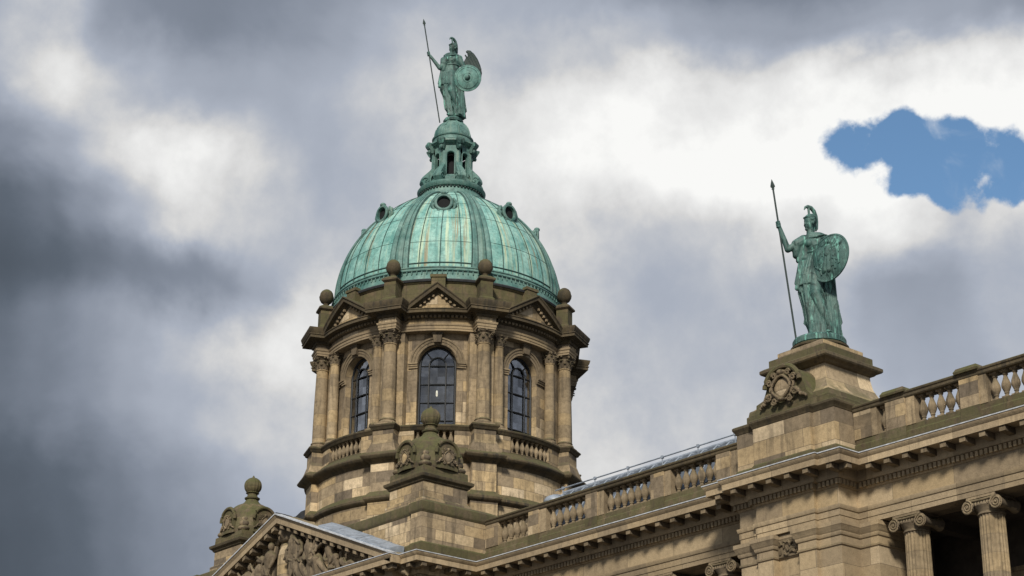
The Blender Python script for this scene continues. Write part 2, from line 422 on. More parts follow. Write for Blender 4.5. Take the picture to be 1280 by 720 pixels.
    def mesh(s, name, mat, off=Vector((0,0,0)), smooth=28, recalc=True):
        s.autouv()
        me = bpy.data.meshes.new(name)
        me.from_pydata([(x-off.x, y-off.y, z-off.z) for x, y, z in s.v], [], s.f)
        ul = me.uv_layers.new(name='UVMap'); i = 0; flat = []
        for uv in s.uv:
            for u in uv: flat += [u[0], u[1]]
        ul.data.foreach_set('uv', flat)
        bm = bmesh.new(); bm.from_mesh(me)
        bmesh.ops.remove_doubles(bm, verts=bm.verts, dist=1e-4)
        if recalc: bmesh.ops.recalc_face_normals(bm, faces=bm.faces)
        bm.to_mesh(me); bm.free()
        if smooth:
            me.polygons.foreach_set('use_smooth', [True]*len(me.polygons)); me.set_sharp_from_angle(angle=R_(smooth))
        me.materials.append(mat); return me
    def build(s, name, mat, parent=None, smooth=28):
        off = ROOT(parent) if parent is not None else Vector((0,0,0))
        o = bpy.data.objects.new(name, s.mesh(name, mat, off, smooth)); COL.objects.link(o); o.parent = parent
        return o
def inst(name, me, parent, loc, rotz=0, local=False, scale=None):
    o = bpy.data.objects.new(name, me); COL.objects.link(o); o.parent = parent
    o.location = Vector(loc) - (Vector((0,0,0)) if local else ROOT(parent)); o.rotation_euler = (0,0,rotz)
    if scale: o.scale = scale
    return o
def remesh(mb, voxel, smooth_it=2, name='body', mat=None, disp=None):
    me = mb.mesh(name, mat, smooth=0); o = bpy.data.objects.new('tmp', me); COL.objects.link(o)
    md = o.modifiers.new('r', 'REMESH'); md.mode = 'VOXEL'; md.voxel_size = voxel; md.adaptivity = 0
    if smooth_it:
        sm = o.modifiers.new('s', 'SMOOTH'); sm.factor = .5; sm.iterations = smooth_it
    dg = bpy.context.evaluated_depsgraph_get(); ev = o.evaluated_get(dg)
    res = bpy.data.meshes.new_from_object(ev); res.name = name
    bpy.data.objects.remove(o); bpy.data.meshes.remove(me)
    res.polygons.foreach_set('use_smooth', [True]*len(res.polygons))
    if not res.materials: res.materials.append(mat)
    return res

# ================================================================== GROUND
g = MB(); g.quadgrid([[(-3000,-3000,-1.7),(3000,-3000,-1.7)],[(-3000,3000,-1.7),(3000,3000,-1.7)]])
go = g.build('ground', M['pave'], None, 0); go['kind'] = 'structure'
GZ = -1.7

# ================================================================== FACADE ENTABLATURE
PX = -70.75                                          # axis of the portico
YP, YPS, YW, YB, YBS = 45.4, 45.9, 49.1, 47.95, 48.1
plan = [(PX-8.2-1.25, YW+6), (PX-8.2-1.25, YPS), (PX-8.2, YPS), (PX-8.2, YP), (-62.55, YP), (-62.55, YPS), (-61.35, YPS), (-61.35, YW),
        (-44.95, YW), (-44.95, YBS), (-44.0, YBS), (-44.0, YB), (-41.25, YB), (-41.25, YBS), (-40.25, YBS), (-40.25, YW), (-22, YW)]
SEG = {'portico': (0, 7), 'left': (7, 8), 'pavilion': (8, 15), 'right': (15, 16)}
P_ARCH = [(-.6,16.8),(0,16.8),(0,16.98),(.025,16.985),(.025,17.2),(.06,17.22),(.09,17.30),(.09,17.36),(-.05,17.37)]
P_FRZ = [(0,17.365),(0,18.0)]
P_CORN = [(-.05,17.99),(.03,18.0),(.07,18.05),(.07,18.24),(.20,18.26),(.24,18.33),(.25,18.36),(.25,18.63),(.82,18.63),(.85,18.61),(.85,18.82),(.87,18.84),(.93,18.92),(.95,18.97),(.95,19.0),(-.1,19.07)]
P_LEAD = [(.80,19.011),(.957,19.003),(.965,18.985),(.972,18.985),(.972,19.022),(.80,19.035)]
def runs(seg):
    a, b = SEG[seg]; return range(a, b)
def blocks(mb, seg, o0, o1, z0, z1, w, sp, start=.5, taper=0, each=None):
    """blocks along the straight runs of the plan at outward offsets o0..o1"""
    n = len(plan)
    for i in runs(seg):
        a, b = Vector(plan[i]), Vector(plan[i+1]); d = (b-a); L = d.length; d.normalize(); nn = Vector((d.y, -d.x))
        def turn(j):                                  # +1 outer corner, -1 inner corner
            if j <= 0 or j >= n-1: return 0
            p, q, r = Vector(plan[j-1]), Vector(plan[j]), Vector(plan[j+1]); return (q-p).x*(r-q).y-(q-p).y*(r-q).x
        def ext(j): 
            t = turn(j); return (o1-.02 if t > 0 else (-o1-.02 if t < 0 else 0))
        s0, s1 = -ext(i), L+ext(i+1)
        if s1-s0 < w: continue
        k = max(1, int(round((s1-s0)/sp))); st = (s1-s0)/k
        for q in range(k):
            c = s0+st*(q+.5)
            if k == 1 and L < .2: continue
            if each: mb = MB()
            p0 = a+d*(c-w/2); p1 = a+d*(c+w/2)
            lo = [p0+nn*o0, p1+nn*o0, p1+nn*o1, p0+nn*o1]
            mb.quadgrid([[(v.x,v.y,z0) for v in lo[:2]]+[(v.x,v.y,z0+(taper if taper else 0)) for v in lo[2:]], [(v.x,v.y,z1) for v in lo]], True)
            mb.poly([(lo[0].x,lo[0].y,z0),(lo[1].x,lo[1].y,z0),(lo[2].x,lo[2].y,z0+taper),(lo[3].x,lo[3].y,z0+taper)])
            if each: each(mb)
def entab(seg, root):
    a, b = SEG[seg]
    MB().sweep(plan, P_ARCH, i0=a, i1=b).build('architrave', M['corn'], root)
    MB().sweep(plan, P_FRZ, caps=False, i0=a, i1=b).build('frieze', M['big'], root)
    c = MB().sweep(plan, P_CORN, i0=a, i1=b).build('cornice', M['corn'], root)
    d = MB(); blocks(d, seg, .06, .185, 18.055, 18.235, .115, .19); d.build('dentil_course', M['corn'], c)
    blocks(lambda: MB(), seg, .24, .80, 18.40, 18.628, .24, .80, taper=.04, each=lambda q: q.build('modillion', M['carve'], c))
    MB().sweep(plan, P_LEAD, i0=a, i1=b).build('lead_flashing', M['leadedge'], c)

# ---- baluster mesh (shared)
def baluster_mesh(h, r, mat, n=14):
    pr = [(.62,0),(.62,.09),(.45,.11),(.38,.15),(.55,.19),(.5,.22),(.72,.30),(.98,.40),(1,.46),(.9,.56),(.62,.68),(.42,.78),(.40,.82),(.58,.85),(.58,.88),(.45,.90),(.66,.93),(.66,1)]
    mb = MB()
    mb.lathe([(a*r, b*h) for a, b in pr], n)
    mb.box(-.8*r,.8*r,-.8*r,.8*r,-.02*h,.07*h); mb.box(-.8*r,.8*r,-.8*r,.8*r,.945*h,1.02*h)
    return mb.mesh('baluster', mat)
BAL = baluster_mesh(.98, .165, M['trim'])

# ---- columns
def ionic(root, x, y, ztop, zbot, r=.47):
    col = MB()
    def flute(t):
        q = (t*22) % 1.0; return 1-.075*max(0, sin(pi*min(1, max(0, (q-.12)/.76))))**.6
    n = 22*6
    prof = [(r*1.0, zbot+.6), (r*1.0, zbot+4), (r*.97, zbot+9), (r*.9, ztop-.62), (r*.9, ztop-.58)]
    col.lathe(prof, n, (x, y), flute)
    o = col.build('column', M['shaft'], root, 25)
    b = MB().lathe([(r*1.4,zbot),(r*1.4,zbot+.2),(r*1.35,zbot+.25),(r*1.12,zbot+.35),(r*1.2,zbot+.45),(r*1.02,zbot+.6)], 32, (x, y)); b.build('base', M['trim'], o)
    c = MB()
    c.lathe([(r*.9,ztop-.62),(r*.98,ztop-.60),(r*.98,ztop-.56),(r*.92,ztop-.53),(r*.95,ztop-.48),(r*1.2,ztop-.32),(r*1.2,ztop-.28)], 32, (x, y))
    c.box(x-r*1.22, x+r*1.22, y-r*1.15, y+r*1.15, ztop-.09, ztop-.012)
    c.box(x-r*1.05, x+r*1.05, y-r*1.02, y+r*1.02, ztop-.30, ztop-.08)
    rv = .235; xv = r*1.22; zc = ztop-.33
    for sx in (-1, 1):
        # bolster running front to back, waisted in the middle
        rows = []
        for i in range(9):
            t = -1+2*i/8; rr = rv*(.62+.36*t*t)
            rows.append([(x+sx*xv+rr*cos(2*pi*k/20), y+t*r*1.08, zc+rr*sin(2*pi*k/20)) for k in range(20)])
        c.quadgrid(rows, True); c.poly(rows[0]); c.poly(rows[-1])
        for sy in (-1, 1):
            pts = []
            for i in range(46):
                a = i/45*2*pi*2.3; q = rv*(1-.86*i/45)
                pts.append((x+sx*(xv - q*sin(a)*1.0), y+sy*(r*1.08+.02), zc+q*cos(a)))
            c.tube(pts, [.038-.014*i/45 for i in range(46)], 6)
            c.ball((x+sx*xv, y+sy*(r*1.08+.02), zc), .04, .03, .04, 6)
    for sy in (-1, 1):
        c.tube([(x+xv*t, y+sy*(r*1.08+.01), zc+rv-.025-.03*(1-t*t)) for t in [i/8-1 for i in range(17)]], .034, 6)
        for k in range(-3, 4): c.ball((x+k*.115, y+sy*r*1.06, zc+.06), .048, .05, .07, 6)
    c.build('capital', M['relief'], o)
    return o
def leaf(mb, ang, r0, z0, h, w, curl):
    """acanthus leaf bending outwards"""
    rows = []
    for i in range(7):
        t = i/6; rr = r0 + curl*t**2.2*1.0 + .01; z = z0+h*(t if t < .84 else .84-(t-.84)*.9); ww = w*(.75+.5*sin(pi*min(1, t*1.1)))*(1 if t < .9 else .6)
        rows.append([(rr+.03*(1-abs(k))*1.0, k*ww/2, z) for k in (-1,-.5,0,.5,1)] + [(rr-.03, -k*ww/2, z) for k in (-1,0,1)])
    ca, sa = cos(ang), sin(ang)
    rows = [[(p[0]*ca-p[1]*sa, p[0]*sa+p[1]*ca, p[2]) for p in r] for r in rows]
    mb.quadgrid(rows, True); mb.poly(rows[0]); mb.poly(rows[-1])
def corinthian_meshes(r, z0, z1, zt):
    """shaft, base and capital about the origin axis, z from z0 (base) z1 (shaft top) zt (capital top)"""
    s = MB().lathe([(r, z0+.36), (r, z0+1.2), (r*.97, z0+2.4), (r*.87, z1-.06), (r*.96, z1-.05), (r*.96, z1), (r*.85, z1)], 28)
    b = MB().lathe([(r*1.3,z0+.08),(r*1.36,z0+.13),(r*1.3,z0+.19),(r*1.1,z0+.21),(r*1.1,z0+.25),(r*1.2,z0+.29),(r*1.12,z0+.34),(r*1.0,z0+.37)], 28)
    b.box(-r*1.4, r*1.4, -r*1.4, r*1.4, z0, z0+.085)
    c = MB(); h = zt-z1
    c.lathe([(r*.86,z1),(r*.88,z1+h*.4),(r*1.05,z1+h*.75),(r*1.3,z1+h*.86)], 24)
    for k in range(8): leaf(c, 2*pi*(k+.5)/8, r*.9, z1+.0, h*.45, r*.6, r*.42)
    for k in range(8): leaf(c, 2*pi*k/8, r*.92, z1+h*.16, h*.58, r*.6, r*.5)
    for k in range(4):
        a = pi/4+pi/2*k; ca, sa = cos(a), sin(a)
        pts = []
        for i in range(16):
            t = i/15
            if t < .55: q = t/.55; rr = r*(.95+.6*q**2); z = z1+h*(.45+.4*q)
            else: q = (t-.55)/.45*2*pi*.8; rr = r*1.52+.055*sin(q+.0)*1.2; z = z1+h*.80+.05*cos(q)
            pts.append((rr*ca, rr*sa, z))
        c.tube(pts, .035, 6)
        a2 = pi/2*k; c.ball((r*1.28*cos(a2), r*1.28*sin(a2), z1+h*.9), .06, .06, .05, 6)
    # abacus with hollow sides
    pl = []
    for k in range(4):
        a = pi/4+pi/2*k
        for i in range(8):
            t = i/8; p0 = Vector((cos(a), sin(a)))*r*1.75; a1 = a+pi/2; p1 = Vector((cos(a1), sin(a1)))*r*1.75
            p = p0.lerp(p1, t); mid = Vector((cos((a+a1)/2), sin((a+a1)/2))); p -= mid*(r*.12*sin(pi*t)); pl.append(p)
    c.quadgrid([[(p.x*k, p.y*k, z) for p in pl] for k, z in ((.93, z1+h*.86), (.96, z1+h*.9), (1.02, z1+h*.985))], True)
    c.poly([(p.x*.93, p.y*.93, z1+h*.86) for p in pl][::-1]); c.poly([(p.x*1.02, p.y*1.02, z1+h*.985) for p in pl])
    return s.mesh('column', M['shaft']), b.mesh('base', M['trim']), c.mesh('capital', M['carve'])

# ---- pieces of carved ornament
def cartouche(mb, F, w, h, d=.12, garland=True, rough=1):
    """F maps (x, z, outward) to world; oval strapwork frame with scrolls about a plain plate; plate built apart"""
    fr = []; n = 44
    for k in range(n):
        a = 2*pi*k/n; q = 1+.05*cos(4*a)
        fr.append(F(w*.62*cos(a)*q, h*.55*sin(a)*q, d*.9))
    mb.tube(fr, w*.085, 8, True)
    fr = [F(w*.78*cos(2*pi*k/n)*(1+.07*cos(6*2*pi*k/n)), h*.68*sin(2*pi*k/n)*(1+.05*cos(6*2*pi*k/n)), d*.6) for k in range(n)]
    mb.tube(fr, w*.075, 8, True)
    for sx in (-1, 1):
        for (cx, cz, q, dr) in ((.86,.34,.2,1),(.92,-.36,.24,-1),(.5,.66,.18,1),(.55,-.66,.2,-1)):
            pts = []
            for i in range(20):
                a = i/19*2*pi*1.4; rr = q*w*(1-.75*i/19)
                pts.append(F(sx*(cx*w+rr*cos(a)), cz*h+dr*rr*sin(a), d*.8))
            mb.tube(pts, w*.06, 6)
        if garland:
            for i in range(13):
                t = i/12; x = sx*w*(1.0+.62*t); z = -h*(.30+.5*t**.8)+h*.05*sin(9*t)
                p = F(x, z, d*(.75-.3*t)); rr = w*(.13-.055*t)*(1+.25*sin(i*2.3)); mb.ball(p, rr, rr, rr, 6)
    mb.ball(F(0, h*.74, d*.9), w*.2, w*.2, h*.15, 8)
    mb.ball(F(0, -h*.66, d*.9), w*.22, w*.22, h*.12, 8)
    for sx in (-1, 1): mb.capsule(F(0, h*.8, d*.8), F(sx*w*.45, h*.72, d*.6), w*.11, w*.05, 8)
def plate(mb, F, w, h, d):
    g_ = []
    for i in range(7):
        q = (i+.001)/6*pi/2
        g_.append([F(w*sin(q)*cos(2*pi*k/24)*(1+.08*cos(4*2*pi*k/24)), h*sin(q)*sin(2*pi*k/24)*(1-.08*cos(4*2*pi*k/24)), d*(.4+.6*cos(q))) for k in range(24)])
    mb.quadgrid(g_, True)

# ================================================================== WINGS
def soffit_and_loggia(root, x0, x1):
    MB().box(x0, x1, YW+.02, YW+1.15, 16.81, 17.9).build('lintel', M['big'], root)
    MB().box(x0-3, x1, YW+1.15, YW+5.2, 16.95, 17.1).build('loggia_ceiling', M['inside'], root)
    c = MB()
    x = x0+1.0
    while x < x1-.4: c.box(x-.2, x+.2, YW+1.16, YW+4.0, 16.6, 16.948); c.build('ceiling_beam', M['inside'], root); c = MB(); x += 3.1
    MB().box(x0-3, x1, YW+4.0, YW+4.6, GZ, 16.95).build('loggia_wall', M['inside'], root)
wl = thing('side_wing', 'long sandstone wing between the domed tower and the statue bay, under a grey lead roof', 'building wing', (-53,52,GZ))
entab('left', wl); soffit_and_loggia(wl, -61.0, -44.9)
for x in (-47.0, -50.1): ionic(wl, x, YW+.55, 16.8, 3.0)
wr = thing('side_wing', 'sandstone wing on the far right with two tall fluted ionic columns before a black loggia', 'building wing', (-33,52,GZ))
entab('right', wr); soffit_and_loggia(wr, -39.4, -22)
for x in (-38.22, -35.14, -32.04, -28.94): ionic(wr, x, YW+.55, 16.8, 3.0)
# framed niche on the loggia back wall
n_ = MB(); n_.box(-37.2,-35.2,YW+3.86,YW+3.98,14.9,15.15); n_.box(-37.2,-36.95,YW+3.88,YW+3.99,12.5,14.9); n_.box(-35.45,-35.2,YW+3.88,YW+3.99,12.5,14.9); n_.box(-37.3,-35.1,YW+3.8,YW+3.97,15.15,15.3)
n_.build('niche_frame', M['trim'], wr)
n_ = MB(); n_.ball((-36.2, YW+3.95, 14.0), .5, .12, .6, 10); n_.ball((-36.2, YW+3.9, 14.2), .25, .15, .3, 8); n_.build('niche_carving', M['carve'], wr)
MB().box(-44.9, -22, YW+.5, YW+9, 18.4, 19.2).build('flat_roof', M['leadroof'], wr)
# left wing: low lead roof rising behind the balustrade
rf = MB(); y0 = YW+.95
prof = [(y0, 19.3), (y0+.02, 20.3), (y0+1.3, 22.1), (y0+1.45, 22.24), (y0+1.7, 22.3), (y0+1.95, 22.24), (y0+4.5, 20.4), (y0+4.5, 19.2)]
XL, XR = -58.9, -44.6
rf.quadgrid([[(XL, y, z) for y, z in prof], [(XR, y, z) for y, z in prof]]); rf.poly([(XL, y, z) for y, z in prof]); rf.poly([(XR, y, z) for y, z in prof][::-1])
ro = rf.build('lead_roof', M['leadroof'], wl)
rs = MB(); x = XL+.3
while x < XR:
    rs.tube([(x, y, z+.02) for y, z in prof[1:5]], .035, 6); x += .72
rs.build('standing_seam', M['lead'], ro)
rl = MB().tube([(XL+.1, y0+1.7, 22.38), (XR, y0+1.7, 22.38)], .085, 10); rl.build('ridge_roll', M['lead'], ro)
rr_ = MB(); rr_.tube([(XL+.5, y0+.85, 22.25), (XR, y0+.85, 22.25)], .03, 6)
x = XL+1.0
while x < XR: rr_.tube([(x, y0+.85, 21.3), (x, y0+.85, 22.25)], .025, 6); rr_.box(x-.05,x+.05,y0+.8,y0+.9,22.19,22.31); x += 2.05
rr_.build('snow_rail', M['lead'], ro)
hp = MB(); hp.ball((XL+.15, y0+1.3, 21.85), .55, .7, .36, 12); hp.build('lead_hip_cap', M['lead'], ro)
MB().box(-61.3, -44.9, y0+4.5, YW+9, 18.4, 19.25).build('flat_roof', M['leadroof'], wl)

# ---- balustrades on the wings
def balustrade(label, x0, x1, gaps, peds, posts, solid, label_end):
    b = thing('balustrade', label, 'balustrade', ((x0+x1)/2, YW, 19.05))
    MB().sweep([(x0, YW), (x1, YW)], [(-.55,19.05),(.03,19.05),(.03,19.62),(-.02,19.68),(-.02,19.86),(-.50,19.86),(-.55,19.8)]).build('plinth', M['mossy'], b)
    rail = [(-.56,20.86),(.02,20.86),(.05,20.90),(.05,20.98),(.09,21.02),(.10,21.07),(.06,21.11),(-.27,21.14),(-.60,21.11),(-.6,20.9)]
    MB().sweep([(x0, YW), (x1, YW)], rail).build('rail', M['ledge'], b)
    for a, c in peds:
        p = MB().box(a, c, YW-.035, YW+.52, 19.845, 20.87); po = p.build('pedestal', M['ashlar'], b)
        f = MB().box(a-.01, c+.01, YW-.055, YW+.5, 19.058, 19.848); f.build('pedestal_foot', M['mossy'], po)
        if label_end: continue
        k = MB().frust((a+c)/2, YW+.25, [((c-a)/2+.08,.42,21.06),((c-a)/2+.1,.44,21.13),((c-a)/2+.02,.36,21.26),((c-a)/2-.25,.15,21.30)]); k.build('cap', M['mossy'], po)
    for a, c in posts: MB().box(a, c, YW+.0, YW+.45, 19.85, 20.875).build('half_post', M['trim'], b)
    for a, c in solid: MB().box(a, c, YW-.01, YW+.5, 19.85, 20.875).build('solid_panel', M['ashlar'], b)
    for a, c, n in gaps:
        for i in range(n):
            x = a+(c-a)*(i+.5)/n
            q = random.uniform(.96, 1.04); inst('baluster', BAL, b, (x+random.uniform(-.012,.012), YW+.24, 19.87), random.uniform(-.06,.06), scale=(q, q, 1))
    return b
balustrade('mossy stone balustrade of four baluster bays running in front of the grey lead roof', -60.95, -45.0,
   [(-60.1,-58.05,5),(-56.93,-54.42,6),(-53.35,-50.58,7),(-49.48,-46.98,6),(-45.88,-45.05,1)],
   [(-58.05,-57.38),(-54.42,-53.72),(-50.58,-49.84),(-46.98,-46.25)],
   [(-57.38,-56.93),(-53.72,-53.35),(-49.84,-49.48),(-46.25,-45.88)], [(-60.95,-60.1)], True)
balustrade('mossy stone balustrade right of the statue pedestal with white sky showing between its balusters', -40.2, -22,
   [(-39.17,-38.75,1),(-37.5,-35.58,5),(-34.5,-32.5,5),(-31.3,-29.3,5)],
   [(-38.75,-37.9),(-35.58,-34.8),(-32.5,-31.7)], [(-39.42,-39.17),(-37.9,-37.5),(-34.8,-34.5),(-31.7,-31.3)], [(-40.2,-39.42)], None)

# ================================================================== STATUE BAY (pavilion)
pv = thing('statue_bay', 'projecting sandstone bay under the right hand statue with moulded corner piers and a block parapet', 'building bay', (-42.6,50,GZ))
entab('pavilion', pv)
low = [(-44.95,51.5),(-44.95,YBS),(-44.0,YBS),(-44.0,YB),(-43.25,YB),(-43.25,YB+.3),(-42.05,YB+.3),(-42.05,YB),(-41.25,YB),(-41.25,YBS),(-40.25,YBS),(-40.25,YW),(-39.45,YW),(-39.45,51.5)]
MB().sweep(low, [(0,GZ),(0,16.0)], caps=False).build('pier_wall', M['big'], pv)
CAPP = [(0,15.93),(.045,15.95),(.06,16.0),(.02,16.03),(.02,16.26),(.06,16.29),(.09,16.36),(.09,16.41),(.13,16.46),(.17,16.58),(.2,16.62),(.2,16.76),(0,16.80)]
MB().sweep(low, CAPP, caps=False).build('pier_capital', M['corn'], pv)
MB().box(-43.2,-42.1,YB+.2,YB+.6,15.99,16.8).build('relief_ground', M['carve'], pv)
rp = MB(); random.seed(3)
for i in range(34):
    x = random.uniform(-43.1,-42.2); z = random.uniform(16.05,16.66); a = random.uniform(0, pi); l = .12
    rp.capsule((x-l*cos(a)/2, YB+.18, z-l*sin(a)/2), (x+l*cos(a)/2, YB+.14, z+l*sin(a)/2), .05, .03, 7)
rp.build('carved_panel', M['carve'], pv)
par = plan[8:16]
par = [(-44.95, 51.6)] + plan[9:15] + [(-40.25, 51.6)]
MB().sweep(par, [(.0,19.55),(0,20.96)], caps=False).build('parapet_block', M['block'], pv)
MB().sweep(par, [(-.3,19.05),(.05,19.05),(.05,19.5),(0,19.56),(-.05,19.56)], caps=False).build('parapet_foot', M['mossy'], pv)
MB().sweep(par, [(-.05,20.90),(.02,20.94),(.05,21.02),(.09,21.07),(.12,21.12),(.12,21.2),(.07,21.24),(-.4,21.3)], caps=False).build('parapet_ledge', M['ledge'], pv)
MB().box(-44.7,-40.5,48.4,51.55,20.9,21.29).build('parapet_top', M['mossy'], pv)
# wing anta behind
MB().box(-44.9,-39.5,51.4,52.2,GZ,19.0).build('back_wall', M['inside'], pv)

SP = Vector((-42.55, 50.25))
pd = thing('statue_pedestal', 'stepped mossy pedestal with concave sides carrying the right hand statue', 'pedestal', (SP.x, SP.y, 21.24))
MB().frust(SP.x, SP.y, [(2.0,2.0,21.2),(2.0,2.0,21.56),(1.95,1.95,21.60),(1.92,1.92,21.78),(1.86,1.86,21.82)]).build('plinth', M['mossy'], pd)
MB().frust(SP.x, SP.y, [(1.86,1.86,21.80),(1.64,1.64,22.0),(1.46,1.46,22.25),(1.33,1.33,22.55),(1.27,1.27,22.9),(1.26,1.26,23.2)]).build('die', M['block'], pd)
MB().frust(SP.x, SP.y, [(1.28,1.28,23.06),(1.38,1.38,23.10),(1.44,1.44,23.16),(1.58,1.58,23.22),(1.62,1.62,23.27),(1.62,1.62,23.38),(1.5,1.5,23.46)]).build('cap', M['ledge'], pd)
MB().frust(SP.x, SP.y, [(1.36,1.36,23.44),(1.36,1.36,23.78),(1.3,1.3,23.81)]).build('upper_step', M['mossy'], pd)
MB().frust(SP.x, SP.y, [(1.12,1.12,23.80),(1.12,1.12,24.06),(1.06,1.06,24.1)]).build('upper_step', M['ashlar'], pd)
MB().lathe([(1.02,24.08),(1.1,24.15),(1.1,24.22),(1.02,24.27)], 40, (SP.x, SP.y)).build('round_seat', M['ledge'], pd)
# carved scroll block on the front
ch = MB(); CX, CY = -42.5, 47.98; zc = 22.2
pts = [(-1.75,21.2),(1.5,21.2),(1.5,21.55),(1.25,21.62),(1.05,21.85),(.95,22.15)] + [(.88*cos(a), 22.2+.78*sin(a)) for a in [R_(q) for q in range(10,171,10)]] + [(-.95,22.15),(-1.05,21.95),(-1.4,21.85),(-1.42,21.65),(-1.75,21.6)]
ch.prism(pts, lambda x, z: (CX+x, CY+.12, z), lambda x, z: (CX+x, 49.1, z)); cho = ch.build('scroll_block', M['mossy'], pd)
F = lambda x, z, d: (CX+x, CY+.12-d, zc+z)
c = MB(); cartouche(c, F, .68, .74, .22); c.build('cartouche', M['carve'], cho)
c = MB(); plate(c, F, .40, .40, .18); c.build('shield_plate', M['ashlar'], cho)
arc = [(.84*cos(R_(q)), .04+.76*sin(R_(q))) for q in range(5, 176, 10)]
MB().tube([F(x, z, .12) for x, z in arc], .1, 8).build('arch_moulding', M['mossy'], cho)

# ================================================================== PORTICO
pt = thing('portico', 'sandstone portico with a triangular pediment full of carved figures at the lower left', 'portico', (PX, 47, GZ))
entab('portico', pt)
MB().sweep(plan[0:8], [(0,GZ),(0,16.8)], caps=False).build('portico_wall', M['big'], pt)
# carved band under the dentils of the return
fb = MB(); random.seed(5)
for i in range(70):
    if i % 2: x = random.uniform(-61.2,-61.33); y = random.uniform(46.0, 49.0); p = (-61.33, y)
    else: x = random.uniform(-70,-62.7); p = (x, YP+.0)
    z = random.uniform(17.5,17.9); fb.ball((p[0], p[1], z), .12, .1, .1, 6)
fb.build('frieze_ornament', M['carve'], pt)
HALF = 9.15; ZB = 19.02; ZA = 22.53; sl = atan2(ZA-ZB, HALF)
Nn = lambda s: Vector((s*sin(sl), 0, cos(sl)))
RK = [(-.05,-.80),(.08,-.76),(.12,-.7),(.12,-.54),(.22,-.50),(.25,-.43),(.25,-.36),(.80,-.36),(.85,-.38),(.85,-.15),(.88,-.12),(.95,-.02),(.95,.0),(-.3,.05)]
tr = MB()
tr.prism([(-HALF+.6,19.03),(HALF-.6,19.03),(0,ZA-.35)], lambda x, z: (PX+x, YP, z), lambda x, z: (PX+x, YP+.5, z)); tro = tr.build('tympanum', M['ashlar'], pt)
rk = MB()
for s in (-1, 1):
    fr = []
    for t in (0, 1):
        x = s*HALF*(1-t)*1.0; z = ZB+(ZA-ZB)*t
        # vertical mitre at the apex: measure the profile vertically
        fr.append((Vector((PX+x, YP, z)), Vector((0,-1,0)), Vector((0,0,1/cos(sl)))))
    rk.sweep3(fr, RK)
rko = rk.build('raking_cornice', M['corn'], pt)
mo = MB(); de = MB(); fl = MB()
for s in (-1, 1):
    T = Vector((-s*cos(sl), 0, sin(sl))); NV = Vector((0,0,1))
    L = HALF/cos(sl); k = 1.0; st = .42
    B0 = Vector((PX+s*HALF, YP, ZB))
    def blk(mb, t, w, o0, o1, n0, n1):
        P0 = B0+T*t; c8 = []
        for n in (n0, n1):
            for (a, o) in ((-w/2,o0),(w/2,o0),(w/2,o1),(-w/2,o1)): c8.append(P0+T*a+Vector((0,-o,0))+NV*(n/cos(sl)))
        mb.quadgrid([c8[:4], c8[4:]], True); mb.poly(c8[:4]); mb.poly(c8[4:])
    t = 1.1
    while t < L-.1: mo = MB(); blk(mo, t, .26, .24, .8, -.56, -.362); mo.build('modillion', M['carve'], rko); t += .64
    t = 1.7
    while t < L-.05: blk(de, t, .11, .1, .21, -.69, -.555); t += .18
    fr = [(Vector((PX+s*HALF*(1-t), YP, ZB+(ZA-ZB)*t)), Vector((0,-1,0)), Vector((0,0,1))) for t in (0, 1)]
    fl.sweep3(fr, [(.6,.035),(.955,.012),(.965,-.02),(.975,-.02),(.975,.035),(.6,.06)])
de.build('dentil_course', M['corn'], rko); fl.build('lead_flashing', M['leadedge'], rko)
# roof sheets just behind the raking cornice
rp = MB()
for s in (-1, 1):
    a = [(PX+s*(HALF-.3), ZB+.02), (PX, ZA-.05)]
    rp.quadgrid([[(a[0][0], 44.9, a[0][1]), (a[1][0], 44.9, a[1][1])], [(a[0][0], 46.2, a[0][1]), (a[1][0], 46.2, a[1][1])]])
rpo = rp.build('gable_roof', M['leadroof'], pt)
for i, (u0, u1, hh) in enumerate(((.37,.50,.27),(.503,.70,.25),(.703,.845,.23),(.848,.94,.21))):
    q = MB(); pts = []
    for u in (u0, u1):
        x = PX+HALF*u; z = ZA-(ZA-ZB)*u; pts.append((x, z))
    q.quadgrid([[(x, y, z+dz) for x, z in pts] for y, dz in ((44.62,-.06),(44.62,.12),(44.8,hh*.7),(45.35,hh+.12),(45.6,hh+.12),(45.6,.0))])
    q.poly([(pts[0][0], y, pts[0][1]+dz) for y, dz in ((44.62,-.06),(44.62,.12),(44.8,hh*.7),(45.35,hh+.12),(45.6,hh+.12),(45.6,.0))])
    q.poly([(pts[1][0], y, pts[1][1]+dz) for y, dz in ((44.62,-.06),(44.62,.12),(44.8,hh*.7),(45.35,hh+.12),(45.6,hh+.12),(45.6,.0))])
    q.build('lead_sheet', M['lead'], rpo, 0)
# attic storey behind the pediment, also the foot of both turrets
AX0, AX1 = PX-9.5, -61.0
att = [(AX0, 60), (AX0, 45.62), (AX0+.75, 45.62), (AX0+.75, 45.75), (AX1-.75, 45.75), (AX1-.75, 45.62), (AX1, 45.62), (AX1, 49.9)]
MB().sweep(att, [(0,19.5),(0,20.92)], caps=False).build('attic_wall', M['ashlar'], pt)
MB().sweep(att, [(-.3,19.03),(.05,19.03),(.05,19.55),(0,19.62),(-.05,19.62)], caps=False).build('attic_foot', M['mossy'], pt)
MB().sweep(att, [(-.05,20.88),(.02,20.92),(.06,20.99),(.08,21.03),(.08,21.36),(.04,21.40),(-.05,21.43)], caps=False).build('attic_ledge', M['mossy'], pt)
MB().sweep([(AX0, 60), (AX0, 45.74), (AX1, 45.74), (AX1, 49.9)], [(-.02,21.2),(.0,21.405),(-.66,21.70),(-2.6,21.75)], caps=False).build('attic_roof', M['mossy'], pt)

